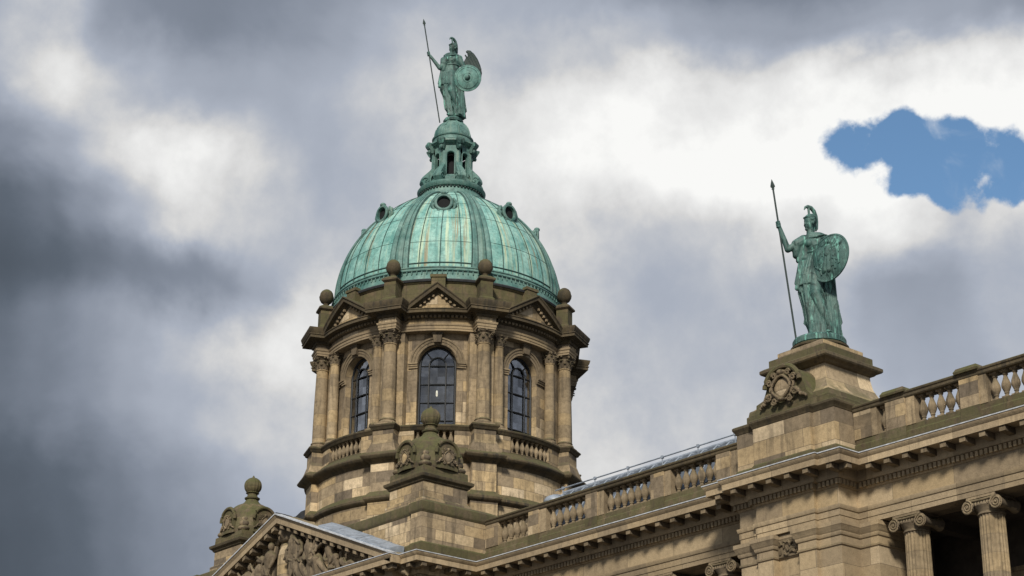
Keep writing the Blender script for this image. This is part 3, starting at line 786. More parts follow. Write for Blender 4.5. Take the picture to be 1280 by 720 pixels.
lk = MB(); lp = [(-76.8,24.4),(-76.3,24.4),(-75.7,24.18),(-75.0,23.86),(-74.5,23.82),(-74.05,23.98),(-73.4,24.0)]
lk.prism(lp+[(-73.4,21.3),(-76.8,21.3)], lambda x, z: (x, 48.0, z), lambda x, z: (x, 48.5, z)); lk.build('roof_valley', M['slate'], pt)
# ---- pediment sculpture
random.seed(11)
def figure(mb, x, zf, h, lean, kind, y=YP-.34, flip=1):
    """simple draped relief figure; x, zf foot point; h height if upright"""
    u = h/7.5
    up = Vector((sin(lean), 0, cos(lean))); sd = Vector((cos(lean), 0, -sin(lean)))*flip; fw = Vector((0,-1,0))
    P0 = Vector((x, y, zf))
    q = lambda a, b, c=0: P0+sd*(a*u)+up*(b*u)+fw*(c*u)
    if kind == 'stand':
        hip = q(0,3.9,.1)
        mb.capsule(q(-.5,.3), q(-.4,2,.3), .5*u, .6*u); mb.capsule(q(-.4,2,.3), hip, .6*u, .85*u)
        mb.capsule(q(.6,.3), q(.55,2.1,.5), .45*u, .55*u); mb.capsule(q(.55,2.1,.5), hip, .6*u, .85*u)
        mb.capsule(hip, q(.05,5.5,.2), .85*u, 1.0*u)
    elif kind == 'sit':
        hip = q(0,2.4,.1)
        mb.capsule(q(1.3,.2,.4), q(1.5,2.2,.7), .42*u, .58*u); mb.capsule(q(1.5,2.2,.7), hip, .6*u, .8*u)
        mb.capsule(q(.6,.1,.2), q(1.0,2.0,.4), .42*u, .58*u); mb.capsule(hip, q(0,4.6,.3), .85*u, 1.0*u)
        mb.capsule(q(-.6,.2), q(-.5,2.2), .9*u, .8*u)
    else:                                            # reclining along the slope
        hip = q(0,1.1,.2)
        mb.capsule(q(3.4,.3,.3), q(1.9,1.3,.5), .38*u, .55*u); mb.capsule(q(1.9,1.3,.5), hip, .58*u, .8*u)
        mb.capsule(q(3.0,.2), q(1.6,.7,.2), .4*u, .55*u); mb.capsule(hip, q(-1.3,2.4,.3), .85*u, .9*u)
    sh = {'stand': q(.05,5.6,.2), 'sit': q(0,4.8,.3), 'lie': q(-1.5,2.7,.3)}[kind]
    r2 = lambda a, b, c=0: sh+sd*(a*u)+up*(b*u)+fw*(c*u)
    mb.capsule(r2(-.8,0), r2(.8,0), .5*u, .5*u)
    mb.capsule(r2(0,.4,.1), r2(0,.9,.15), .3*u, .3*u); mb.ball(r2(.05,1.45,.25), .5*u, .52*u, .62*u, 10)
    e1 = r2(random.uniform(1.1,1.7), random.uniform(-1.6,-.3), .5)
    mb.capsule(r2(.95,0), e1, .36*u, .3*u); mb.capsule(e1, e1+sd*(random.uniform(-.3,1.2)*u)+up*(random.uniform(-.6,.7)*u)+fw*.2*u, .3*u, .22*u)
    e2 = r2(-random.uniform(1.1,1.6), random.uniform(-1.7,-.4), .5)
    mb.capsule(r2(-.95,0), e2, .36*u, .3*u); mb.capsule(e2, e2+sd*(random.uniform(-.2,1.0)*u)-up*(random.uniform(.4,1.2)*u)+fw*.3*u, .3*u, .22*u)
    for k in range(5):                               # drapery and attributes crossing the body
        a = random.uniform(-1.4,1.4); c_ = hip+sd*(a*u)+up*(random.uniform(-1.2,2.2)*u)+fw*(.8*u); b_ = random.uniform(-1.2,1.2)
        mb.capsule(c_, c_+sd*(1.5*u*cos(b_))+up*(1.5*u*sin(b_)), .24*u, .16*u, 8)
figs = [(-1.35,.05,2.35,.22,'stand',-1),(-2.3,.05,2.2,.42,'sit',-1),(-3.4,.05,2.0,.5,'sit',-1),(-4.6,.02,1.75,.2,'lie',-1),
        (1.15,.05,2.7,-.05,'stand',1),(2.0,.05,2.6,-.42,'stand',-1),(2.7,.05,2.5,-.2,'sit',1),(3.5,.05,2.3,-.62,'stand',1),(4.35,.05,2.0,-.35,'sit',1),(5.2,.03,1.5,-.1,'lie',1)]
for (x, dz, h, ln, kd, fp) in figs:
    f = MB(); figure(f, PX+x, ZB+dz, h, ln, kd, flip=fp)
    me = remesh(f, .034, 0, 'relief_figure', M['relief'])
    o = bpy.data.objects.new('relief_figure', me); COL.objects.link(o); o.parent = tro; o.location = -ROOT(tro)
sc = MB(); F = lambda x, z, d: (PX-.1+x, YP-.05-d, 20.25+z)
g_ = []
for i in range(9):
    q = (i+.001)/8*pi/2
    g_.append([F(.52*sin(q)*cos(2*pi*k/32), 1.15*sin(q)*sin(2*pi*k/32), .42*max(0,cos(q))**.7) for k in range(32)])
sc.quadgrid(g_, True); so_ = sc.build('heraldic_shield', M['ashlar'], tro)
sc = MB(); sc.tube([F(.55*cos(2*pi*k/36), 1.18*sin(2*pi*k/36), .12) for k in range(36)], .09, 8, True)
for sx in (-1, 1):
    sc.tube([F(sx*.74, -1.1, .2), F(sx*.76, .2, .24), F(sx*.7, 1.0, .2)], .12, 8)
sc.build('shield_frame', M['relief'], so_)
hd = MB(); hd.ball(F(.05,1.5,.28), .27, .28, .33, 12); hd.ball(F(.0,1.68,.2), .36, .3, .26, 10); hd.capsule(F(.05,1.5,.5), F(.05,1.42,.55), .07, .08, 8); hd.capsule(F(-.25,1.3,.2), F(.3,1.25,.2), .2, .2)
hd.capsule(F(-.35,1.45,.15), F(-.75,1.15,.1), .17, .12); hd.capsule(F(.4,1.45,.15), F(.75,1.2,.1), .17, .12)
me = remesh(hd, .04, 1, 'crest_head', M['relief']); o = bpy.data.objects.new('crest_head', me); COL.objects.link(o); o.parent = tro; o.location = -ROOT(tro)

# ================================================================== CORNER TURRETS
def turret(cx, cy, label):
    t = thing('corner_turret', label, 'turret', (cx, cy, 21.3), 'domed stone turrets at the tower corners')
    MB().frust(cx, cy, [(1.36,1.36,21.3),(1.36,1.36,21.72),(1.24,1.24,21.8)]).build('foot', M['ashlar'], t)
    MB().frust(cx, cy, [(1.22,1.22,21.78),(1.22,1.22,22.52)]).build('die', M['ashlar'], t)
    MB().frust(cx, cy, [(1.24,1.24,22.48),(1.29,1.29,22.52),(1.31,1.31,22.58),(1.42,1.42,22.66),(1.44,1.44,22.72),(1.44,1.44,22.79),(1.3,1.3,22.86)]).build('ledge', M['ledge'], t)
    MB().frust(cx, cy, [(1.24,1.24,22.83),(1.22,1.22,23.2),(1.12,1.12,23.26)]).build('plinth', M['mossy'], t)
    dm = [(1.36*cos(R_(a))**.66+.02, 23.25+1.68*sin(R_(a))) for a in range(0, 80, 6)]
    d = MB().lathe([(1.38,23.2)]+dm+[(.36,24.95)], 36, (cx, cy)); do = d.build('dome', M['mossy'], t)
    for k in range(4):
        a = -pi/2+k*pi/2; ux, uy = cos(a), sin(a); tx, ty = -uy, ux
        F = lambda x, z, o, ux=ux, uy=uy, tx=tx, ty=ty: (cx+tx*x+ux*(1.3+o), cy+ty*x+uy*(1.3+o), 23.8+z)
        b = MB(); pts = [(-.6,-.6),(.6,-.6)]+[(.6*cos(R_(q)), .06+.6*sin(R_(q))) for q in range(0,181,15)]
        b.prism(pts, lambda x, z: F(x, z, .0), lambda x, z: F(x, z, -.85)); b.tube([F(.63*cos(R_(q)), .06+.63*sin(R_(q)), .02) for q in range(0,181,12)], .085, 8)
        g2 = b.build('gablet', M['mossy'], do)
        c = MB(); cartouche(c, lambda x, z, o: F(x, z-.05, o), .38, .45, .11); c.build('cartouche', M['carve'], do)
        c = MB(); plate(c, lambda x, z, o: F(x, z-.05, o), .25, .29, .11); c.build('shield_plate', M['ashlar'], do)
        # console at the corner
        a2 = a+pi/4; q = MB(); cc = (cx+1.28*cos(a2), cy+1.28*sin(a2))
        q.ball((cc[0], cc[1], 23.62), .25, .25, .2, 10); q.ball((cc[0]+.06*cos(a2), cc[1]+.06*sin(a2), 23.36), .3, .3, .16, 10); q.ball((cx+1.2*cos(a2), cy+1.2*sin(a2), 23.86), .2, .2, .16, 8)
        q.build('corner_console', M['carve'], do)
    f = MB().lathe([(.5,24.86),(.46,24.95),(.38,25.02),(.30,25.16),(.37,25.20),(.39,25.26),(.30,25.31),(.25,25.38),(.26,25.5)], 28, (cx, cy)); fo = f.build('finial_neck', M['mossy'], t)
    b = MB().lathe([(.2,25.46),(.35,25.52)]+[(.45*cos(R_(a)), 25.90+.44*sin(R_(a))) for a in range(-50,86,9)]+[(.07,26.33),(.05,26.40),(.005,26.46)], 48, (cx, cy), lambda t_: 1-.05*abs(sin(t_*pi*16))); b.build('finial_ball', M['mossy'], fo)
    return t
turret(-62.85, 47.35, 'domed stone turret with scrolled cartouches in front of the great drum, the nearer one')
turret(-77.6, 47.35, 'domed stone turret peeping out behind the left slope of the pediment')

# ================================================================== DOMED TOWER
DC = Vector((-70.2, 53.83)); RZ = R_(2.8)
BAYS = [(RZ+R_(45*k), (k % 2 == 0)) for k in (-3,-2,-1,0,1,2,3,4)]       # True: main bay
PIERS = []
for a, mainb in BAYS:
    if mainb: PIERS += [a-R_(24.6), a+R_(24.6)]
PIERS.sort()
VIEW = R_(-37.5)
vis = lambda a, lim=118: abs((a-VIEW+pi) % (2*pi)-pi) < R_(lim)
def drum_path(Rb, Rp, hw, step=R_(2.0)):
    P = []; n = len(PIERS)
    for i, a in enumerate(PIERS):
        x0 = sqrt(Rb*Rb-hw*hw)
        for (x, y) in ((x0,-hw),(Rp,-hw),(Rp,hw),(x0,hw)):
            P.append((DC.x+x*cos(a)-y*sin(a), DC.y+x*sin(a)+y*cos(a)))
        b = PIERS[(i+1) % n]+(2*pi if i == n-1 else 0); da = math.asin(hw/Rb)
        s, e = a+da, b-da; k = max(2, int((e-s)/step))
        for j in range(1, k): q = s+(e-s)*j/k; P.append((DC.x+Rb*cos(q), DC.y+Rb*sin(q)))
    return P
tw = thing('domed_tower', 'round sandstone drum with tall arched windows and paired columns under the green dome', 'tower', (DC.x, DC.y, 19.0))
path_low = drum_path(6.5, 6.8, .6)
MB().sweep(path_low, [(.06,18.6),(.06,22.96)], True).build('base_wall', M['drum'], tw)
MB().sweep(path_low, [(.0,22.9),(.06,22.96),(.10,23.0),(.2,23.06),(.24,23.12),(.24,23.22),(.2,23.27),(.0,23.5)], True).build('string_course', M['ledge'], tw)
MB().sweep(path_low, [(0,23.45),(0,24.86)], True).build('drum_wall', M['drum'], tw)
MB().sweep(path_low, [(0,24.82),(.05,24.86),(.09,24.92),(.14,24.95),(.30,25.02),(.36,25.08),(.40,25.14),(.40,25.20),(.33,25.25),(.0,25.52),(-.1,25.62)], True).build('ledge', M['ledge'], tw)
path_rail = drum_path(6.38, 6.9, .56)
MB().sweep(path_rail, [(-.4,26.44),(.0,26.44),(.04,26.48),(.06,26.54),(.12,26.60),(.13,26.66),(.09,26.70),(-.45,26.73)], True).build('gallery_rail', M['ledge'], tw)
MB().lathe([(5.6,25.58),(6.45,25.58)], 96, DC, cap=False).build('gallery_floor', M['trim'], tw)
for a in PIERS:
    if not vis(a): continue
    def G(p, a=a): return Vector((DC.x+p.x*cos(a)-p.y*sin(a), DC.y+p.x*sin(a)+p.y*cos(a), p.z))
    p = MB().frust(6.35, 0, [(.5,.54,25.9),(.5,.54,26.445)]); p.frust(6.35, 0, [(.62,.68,25.55),(.6,.66,25.62),(.52,.57,25.88),(.5,.54,25.92)]); p.frust(6.35,0,[(.68,.76,25.2),(.68,.76,25.36),(.62,.68,25.58)])
    p.map(G).build('column_pedestal', M['ashlar'], tw)
    p = MB().box(5.5, 6.12, -.6, .6, 25.6, 31.6).map(G); p.build('pilaster', M['shaft'], tw)
CS, CB, CC = corinthian_meshes(.335, 26.71, 30.84, 31.49)
CS2, CB2, CC2 = corinthian_meshes(.25, 26.71, 30.92, 31.49)
def drum_column(a, Rr, ms):
    loc = (DC.x+Rr*cos(a), DC.y+Rr*sin(a), 0)
    o = inst('column', ms[0], tw, loc, a)
    for nm, me in (('base', ms[1]), ('capital', ms[2])):
        c = bpy.data.objects.new(nm, me); COL.objects.link(c); c.parent = o
for a in PIERS:
    if vis(a, 112): drum_column(a, 6.43, (CS, CB, CC))
# window wall with arched openings, bent round the drum
RW = 5.75
def bend(a0, Rr=RW): return lambda p: Vector((DC.x+(Rr+p.y)*cos(a0+p.x/Rr), DC.y+(Rr+p.y)*sin(a0+p.x/Rr), p.z))
HO, ZS, ZSILL, ZT = .95, 29.95, 26.74, 31.6
for a0, mainb in BAYS:
    half = R_(24.6 if mainb else 20.4)*RW
    w = MB()
    xs = [-half+(half-HO)*i/5 for i in range(5)] + [-HO*cos(pi*i/20) for i in range(21)] + [HO+(half-HO)*i/5 for i in range(1, 6)]
    rows = [[], []]
    for x0, x1 in zip(xs, xs[1:]):
        inside = -HO-1e-6 <= x0 and x1 <= HO+1e-6
        za = lambda x: ZS+sqrt(max(0, HO*HO-x*x))
        segs = [(25.55, 25.55, ZT, ZT)] if not inside else [(25.55, 25.55, ZSILL, ZSILL), (za(x0), za(x1), ZT, ZT)]
        for (l0, l1, t0, t1) in segs: w.poly([(x0,0,l0),(x1,0,l1),(x1,0,t1),(x0,0,t0)])
    ed = [(HO,ZSILL),(HO,ZS)]+[(HO*cos(pi*i/20), ZS+HO*sin(pi*i/20)) for i in range(1,20)]+[(-HO,ZS),(-HO,ZSILL)]
    w.quadgrid([[(x,0,z) for x, z in ed],[(x,-.42,z) for x, z in ed]], True)
    w.map(bend(a0)).build('bay_wall', M['drum'], tw)
    if not vis(a0, 112): continue
    # archivolt, imposts, keystone, sill
    ar = MB(); fr = []
    for i in range(25):
        q = pi*i/24; fr.append((Vector((0,0,ZS))+Vector((cos(q),0,sin(q)))*(HO+.0), Vector((cos(q),0,sin(q))), Vector((0,1,0))))
    ar.sweep3(fr, [(.02,-.05),(.02,.06),(.15,.06),(.15,.09),(.27,.10),(.28,.14),(.36,.15),(.37,-.05)])
    ar.map(bend(a0)).build('archivolt', M['trim'], tw)
    for s in (-1, 1):
        im = MB(); xe = half-.66
        lo, hi = sorted((s*(HO-.02), s*xe))
        for (z0, z1, d) in ((29.74,29.84,.07),(29.84,29.93,.11),(29.93,30.0,.16)):
            n = 6
            for i in range(n): im.box(lo+(hi-lo)*i/n, lo+(hi-lo)*(i+1)/n, -.05, d, z0, z1)
        im.map(bend(a0)).build('impost', M['trim'], tw)
    k = MB(); k.prism([(-.16,30.98),(.16,30.98),(.24,31.5),(-.24,31.5)], lambda x, z: (x,-.1,z), lambda x, z: (x,.24+.05*(z-31),z)); k.box(-.27,.27,-.1,.3,31.38,31.5)
    k.map(bend(a0)).build('keystone', M['carve'], tw)
    sl_ = MB()
    for i in range(8): sl_.box(-1.05+2.1*i/8, -1.05+2.1*(i+1)/8, -.4, .1, 26.6, 26.745)
    sl_.map(bend(a0)).build('sill', M['trim'], tw)
    # window
    fr = MB(); y = -.34
    def bar(pts, r=.032): fr.tube([(x, y, z) for x, z in pts], r, 6)
    arcp = [(cos(pi*i/20), sin(pi*i/20)) for i in range(21)]
    bar([(HO-.05,ZSILL)]+[((HO-.05)*c_, ZS+(HO-.05)*s_) for c_, s_ in arcp]+[(-HO+.05,ZSILL)], .06)
    XB = .43
    for s in (-1, 1): bar([(s*XB,ZSILL),(s*XB,ZS)], .036)
    bar([(XB*c_, ZS+XB*s_) for c_, s_ in arcp], .04)
    for q in (50, 130): bar([(XB*cos(R_(q)), ZS+XB*sin(R_(q))), ((HO-.05)*cos(R_(q)), ZS+(HO-.05)*sin(R_(q)))])
    for z in (ZS, 29.02, 28.1, 27.2, 26.8): bar([(-HO+.03, z), (0, z), (HO-.03, z)], .034)
    wo = fr.map(bend(a0)).build('window', M['bar'], tw)
    gl = MB(); gp = [(HO-.03,ZSILL)]+[((HO-.03)*c_, ZS+(HO-.03)*s_) for c_, s_ in arcp]+[(-HO+.03,ZSILL)]
    mid = [(x, -.345, z) for x, z in gp]; gl.poly(mid); gl.map(bend(a0)); gl.build('glazing', M['glass'], wo, 0)
    # balustrade under the window
    bh = (11.2 if mainb else 8.6)
    bl = MB().lathe([(6.02,25.5),(6.42,25.5),(6.42,25.68),(6.02,25.68)], 8, DC, cap=False) if False else MB()
    n = 10; ang = R_(bh)
    for s in (-1, 1):
        lo, hi = a0+s*ang, a0+s*(R_(24.6 if mainb else 20.4)-.08)
        pn = MB(); rows = []
        for i in range(n+1):
            q = lo+(hi-lo)*i/n; rows.append([(DC.x+r_*cos(q), DC.y+r_*sin(q), z) for r_, z in ((6.05,25.5),(6.36,25.5),(6.36,26.45),(6.05,26.45))])
        pn.quadgrid(rows, True); pn.poly(rows[0]); pn.poly(rows[-1]); pn.build('solid_panel', M['ashlar'], tw)
    bs_ = MB(); rows = []
    for i in range(n*2+1):
        q = a0-ang+2*ang*i/(n*2); rows.append([(DC.x+r_*cos(q), DC.y+r_*sin(q), z) for r_, z in ((6.02,25.45),(6.40,25.45),(6.40,25.66),(6.02,25.66))])
    bs_.quadgrid(rows, True); bs_.build('balustrade_foot', M['ledge'], tw)
    nb = 8 if mainb else 6
    for i in range(nb):
        q = a0-ang+2*ang*(i+.5)/nb; inst('baluster', BALS if 'BALS' in globals() else globals().setdefault('BALS', baluster_mesh(.80, .125, M['trim'], 12)), tw, (DC.x+6.2*cos(q), DC.y+6.2*sin(q), 25.65), q)
    if mainb:
        for s in (-1, 1): drum_column(a0+s*R_(16.2), 6.05, (CS2, CB2, CC2))
# added dark core behind the windows, blocks sky from the far ones
MB().lathe([(5.3,26.0),(4.4,26.1),(4.4,31.5),(5.3,31.55)], 64, DC, cap=False).build('inner_core', M['inside'], tw)
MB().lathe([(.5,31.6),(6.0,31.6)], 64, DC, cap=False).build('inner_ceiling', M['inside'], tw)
# entablature
path_e = drum_path(6.22, 6.85, .46)
MB().sweep(path_e, [(-.8,31.48),(0,31.48),(0,31.58),(.025,31.585),(.025,31.7),(.06,31.73),(.08,31.79),(.08,31.82),(-.05,31.83)], True).build('architrave', M['corn'], tw)
MB().sweep(path_e, [(0,31.82),(0,32.06)], True).build('frieze', M['drum'], tw)
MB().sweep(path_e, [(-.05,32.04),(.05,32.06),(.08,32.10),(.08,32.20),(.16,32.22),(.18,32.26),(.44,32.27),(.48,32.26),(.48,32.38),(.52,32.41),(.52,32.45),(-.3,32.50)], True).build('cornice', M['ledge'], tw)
dn = MB()
for i, a in enumerate(PIERS):
    b = PIERS[(i+1) % 8]+(2*pi if i == 7 else 0)
    if not (vis(a) or vis(b)): continue
    s, e = a+.095, b-.095; k = int((e-s)*6.4/.2)
    for j in range(k):
        q = s+(e-s)*(j+.5)/k
        dn.prism([(-.06,32.095),(.06,32.095),(.06,32.205),(-.06,32.205)], lambda x, z: (DC.x+6.28*cos(q)-x*sin(q), DC.y+6.28*sin(q)+x*cos(q), z), lambda x, z: (DC.x+6.42*cos(q)-x*sin(q), DC.y+6.42*sin(q)+x*cos(q), z))
dn.build('dentil_course', M['trim'], tw)
for a in PIERS:
    def G(p, a=a): return Vector((DC.x+p.x*cos(a)-p.y*sin(a), DC.y+p.x*sin(a)+p.y*cos(a), p.z))
    b = MB(); rows = []
    for off, z in ((.50,32.43),(.52,32.5),(.56,32.56),(.58,32.64),(.60,32.70),(.60,32.76),(.45,32.82)):
        rows.append([(5.9,-.46-off,z),(6.85+off*.92,-.46-off,z),(6.85+off*.92,.46+off,z),(5.9,.46+off,z)])
    b.quadgrid(rows, True); b.poly(rows[0][::-1]); b.poly(rows[-1]); b.map(G).build('pier_cornice', M['ledge'], tw)
# pediments over the bays
for a0, mainb in BAYS:
    if not vis(a0, 112): continue
    RE = 6.35; hw = (2.0 if mainb else 1.52); zb, za = 32.47, 33.78 if mainb else 33.72
    ts = MB(); n = 8
    for s in (-1, 1):
        for i in range(n):
            x0, x1 = s*hw*i/n, s*hw*(i+1)/n; z0 = za-.25-(za-zb)*abs(x0)/hw; z1 = za-.25-(za-zb)*abs(x1)/hw
            if z1 < 32.4: z1 = 32.4
            ts.poly([(x0,.02,32.4),(x1,.02,32.4),(x1,.02,z1),(x0,.02,z0)])
    po = ts.map(bend(a0, RE)).build('pediment', M['drum'], tw)
    rk = MB(); an = atan2(za-zb, hw); sc_ = 1/cos(an)
    for s in (-1, 1):
        fr = [(Vector((s*hw*1.04*(1-i/n), 0, zb-.04*(za-zb)+(za-zb)*1.04*i/n)), Vector((0,1,0)), Vector((0,0,sc_))) for i in range(n+1)]
        rk.sweep3(fr, [(-.02,-.36),(.07,-.34),(.09,-.24),(.18,-.22),(.2,-.17),(.40,-.17),(.42,-.05),(.48,.0),(.48,.04),(-.5,.10),(-.5,-.2)])
    rk.map(bend(a0, RE)).build('raking_cornice', M['ledge'], po)
    ds = MB()
    for s in (-1, 1):
        t = .14
        while t < .86:
            x = s*hw*t; z = za-(za-zb)*t-.29*sc_
            ds.box(x-.055, x+.055, .05, .17, z-.06, z+.05); t += .13*(1.52/hw)
    ds.map(bend(a0, RE)).build('dentil_course', M['trim'], po)
    bk = MB().box(-.34,.34,-.55,-.02,33.2,34.22); bk.box(-.4,.4,-.6,.03,34.2,34.34); bk.map(bend(a0, RE)).build('apex_block', M['mossy'], tw)
# attic under the dome
MB().lathe([(6.0,32.4),(6.0,33.98),(6.06,34.02),(6.1,34.08)], 120, DC, cap=False).build('attic_wall', M['mossy'], tw)
MB().lathe([(6.0,34.06),(6.14,34.08),(6.17,34.16),(6.12,34.22),(5.7,34.24)], 120, DC, cap=False).build('gutter', M['slate'], tw)

# ---- ball finials over the piers
fpro = [(.40,32.80),(.40,33.12),(.34,33.2)]
def finial(a, label):
    cx, cy = DC.x+6.42*cos(a), DC.y+6.42*sin(a)
    f = thing('ball_finial', label, 'finial', (cx, cy, 32.8), 'stone ball finials round the foot of the dome', a)
    p = MB().frust(0, 0, [(.38,.38,0),(.38,.38,.3),(.31,.31,.38),(.31,.31,1.2)])
    o = inst('pedestal', p.mesh('pedestal', M['mossy']), f, (0,0,0), 0, True)
    p = MB().frust(0, 0, [(.33,.33,1.18),(.42,.42,1.26),(.42,.42,1.34),(.28,.28,1.46),(.19,.19,1.52)]); inst('cap', p.mesh('cap', M['ledge']), f, (0,0,0), 0, True)
    p = MB().lathe([(.2,1.5),(.13,1.58),(.16,1.65),(.27,1.73),(.345,1.87),(.37,2.0),(.37,2.03),(.345,2.04),(.345,2.09),(.32,2.22),(.25,2.33),(.14,2.41),(.05,2.44),(.005,2.45)], 28); inst('ball', p.mesh('ball', M['ledge']), f, (0,0,0), 0, True)
FL = ['stone ball finial at the far left edge of the drum, outlined against the cloud',
      'stone ball finial left of the central pediment against the green dome',
      'stone ball finial right of the central pediment with a mossy dark ball',
      'stone ball finial at the right edge of the drum against the sky']
va = [a for a in PIERS if vis(a, 80)]
for a, lb in zip(va, FL): finial(a, lb)

# small lamp seen through the central window
hl = thing('hanging_lamp', 'small lit lamp hanging inside the central arched window of the drum', 'lamp', (DC.x+4.9*cos(R_(-42.8)), DC.y+4.9*sin(R_(-42.8)), 28.75))
lm = bpy.data.materials.new('lit_lamp'); lm.use_nodes = True; lm.node_tree.nodes['Principled BSDF'].inputs['Emission Color'].default_value = (1,.82,.55,1); lm.node_tree.nodes['Principled BSDF'].inputs['Emission Strength'].default_value = 1.2
q = MB().lathe([(.02,-.16),(.045,-.14),(.05,0),(.04,.12),(.02,.16)], 16); inst('glass_tube', q.mesh('glass_tube', lm), hl, (0,0,0), 0, True)
q = MB().tube([(0,0,.14),(0,0,2.8)], .012, 6); q.lathe([(.06,.13),(.05,.2),(.02,.24)], 12); inst('cord', q.mesh('cord', M['bar']), hl, (0,0,0), 0, True)

# ================================================================== COPPER DOME
dmt = thing('copper_dome', 'great green copper dome with ribs, sheet seams and small round lucarnes', 'dome', (DC.x, DC.y, 34.2))
def dome_p(t):                                       # t 0..1 -> (R, z)
    q = t*R_(73.2); b = 5.55+.85*(q/(pi/2)); return 5.86*cos(q), 34.92+b*sin(q)
NT_ = 48
prof = [dome_p(i/NT_) for i in range(NT_+1)]
MB().lathe(prof, 192, DC, cap=False).build('shell', M['dome'], dmt)
MB().lathe([(6.06,34.24),(6.0,34.5),(5.97,34.52),(5.95,34.86),(5.99,34.88),(5.99,34.93),(5.84,34.96)], 192, DC, cap=False).build('foot_band', M['rib'], dmt)
k_ = MB()
for i in range(150):
    q = 2*pi*i/150
    if vis(q, 100): k_.tube([(DC.x+6.04*cos(q), DC.y+6.04*sin(q), 34.5), (DC.x+6.0*cos(q), DC.y+6.0*sin(q), 34.72)], .028, 5)
k_.tube([(DC.x+6.02*cos(2*pi*i/120), DC.y+6.02*sin(2*pi*i/120), 34.72) for i in range(120)], .035, 6, True)
k_.build('cresting', M['lantern'], dmt)
def dome_at(q, t, off=0):
    r, z = dome_p(t); r2, z2 = dome_p(min(1, t+.01)); r1, z1 = dome_p(max(0, t-.01))
    tv = Vector((r2-r1, z2-z1)).normalized(); nv = Vector((tv.y, -tv.x))
    r += nv.x*off; z += nv.y*off
    return Vector((DC.x+r*cos(q), DC.y+r*sin(q), z))
for a in PIERS:
    if not vis(a): continue
    rb = MB()
    rows = []
    for i in range(41):
        t = i/40; w = .50*(1-.62*t); r = dome_p(t)[0]
        sec = [(-w,-.02),(-w,.085),(-w*.8,.10),(-w*.66,.045),(-w*.22,.045),(-w*.1,.11),(w*.1,.11),(w*.22,.045),(w*.66,.045),(w*.8,.10),(w,.085),(w,-.02)]
        rows.append([tuple(dome_at(a+x/max(r,.6), t, o)) for x, o in sec])
    rb.quadgrid(rows, uvs=lambda i, j: (a*6+j*.09, i*.2)); ro = rb.build('rib', M['rib'], dmt, 60)
    sm = MB()
    for s in (-1.06, -.44, .44, 1.06): sm.tube([dome_at(a+s*.50*(1-.62*i/40)/max(dome_p(i/40)[0],.6), i/40, .03) for i in range(41)], .034, 5)
    sm.build('seam', M['seam'], ro)
sm = MB()
for a0, mainb in BAYS:
    if not vis(a0): continue
    h = R_(24.6 if mainb else 20.4)
    for f in ((-.55,-.19,.17,.53) if mainb else (-.5,0,.5)):
        sm.tube([dome_at(a0+f*h*(1-.10*i/40), i/40, .012) for i in range(41)], .024, 5)
    for j, t in enumerate((.205,.43,.62,.80)):
        tt = t+(.02 if mainb else 0); w = h-.5*(1-.62*tt)/dome_p(tt)[0]
        sm.tube([dome_at(a0+w*x/6, tt, .004) for x in range(-6, 7)], .012, 5)
sm.tube([dome_at(2*pi*i/120, .035, .02) for i in range(120)], .03, 5, True)
sm.build('sheet_seam', M['seam'], dmt)
# round lucarnes
for a0, mainb in BAYS:
    if not vis(a0, 125): continue
    t = .585; C = dome_at(a0, t, 0); er = Vector((cos(a0), sin(a0), 0)); et = Vector((-sin(a0), cos(a0), 0)); ez = Vector((0,0,1))
    C = C+ez*.02
    l = MB(); n = 28
    ring = lambda r, o, zz=0: [tuple(C+er*o+et*(.86*r*cos(2*pi*k/n))+ez*(.86*r*sin(2*pi*k/n)+zz)) for k in range(n)]
    l.quadgrid([ring(.46,-1.4), ring(.46,.22), ring(.54,.25), ring(.56,.33), ring(.50,.36), ring(.40,.36), ring(.38,.26), ring(.37,-.2)], True)
    lo = l.build('lucarne', M['lantern'], dmt)
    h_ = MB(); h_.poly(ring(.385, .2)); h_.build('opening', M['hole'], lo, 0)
    e_ = MB()
    for s in (-1, 1):
        for dz, q in ((-.1,.17),(.12,.13),(-.34,.12)): e_.ball(tuple(C+er*.12+et*(s*.54)+ez*dz), q*.85, q*.85, q, 8)
        e_.tube([C+er*.2+et*(s*.48)+ez*.26, C+er*.18+et*(s*.62)+ez*-.05, C+er*.2+et*(s*.48)+ez*-.36], .07, 6)
    e_.ball(tuple(C+er*.25+ez*.5), .16, .16, .12, 8)
    for s in (-1, 0, 1): e_.ball(tuple(C+er*.24+et*(s*.27)+ez*-.48), .15, .12, .09, 8)
    e_.build('scroll_frame', M['lantern'], lo)

# ================================================================== LANTERN
ln = thing('lantern', 'open octagonal copper lantern with scroll brackets on top of the great dome', 'lantern', (DC.x, DC.y, 40.8))
A8 = RZ+R_(22.5)
L8 = lambda prof, name, mat, n=8: MB().lathe(prof, n, DC, a0=(A8 if n == 8 else 0)).build(name, mat, ln)
L8([(1.86,40.8),(1.82,40.95),(1.70,41.0),(1.66,41.22),(1.62,41.36)], 'collar', M['rib'], 64)
L8([(1.6,41.34),(1.74,41.38),(1.80,41.46),(1.82,41.56),(1.74,41.60),(1.74,41.68),(1.5,41.72)], 'base_ring', M['lantern'], 64)
BD = MB().ball((0,0,0), .06, .06, .07, 6).mesh('bead', M['bronze_dark'])
for i in range(56):
    q = 2*pi*i/56
    if vis(q, 100): inst('bead', BD, ln, (DC.x+1.68*cos(q), DC.y+1.68*sin(q), 41.30))
L8([(1.24,41.68),(1.24,42.12),(1.18,42.18),(1.0,42.2)], 'plinth', M['lantern'])
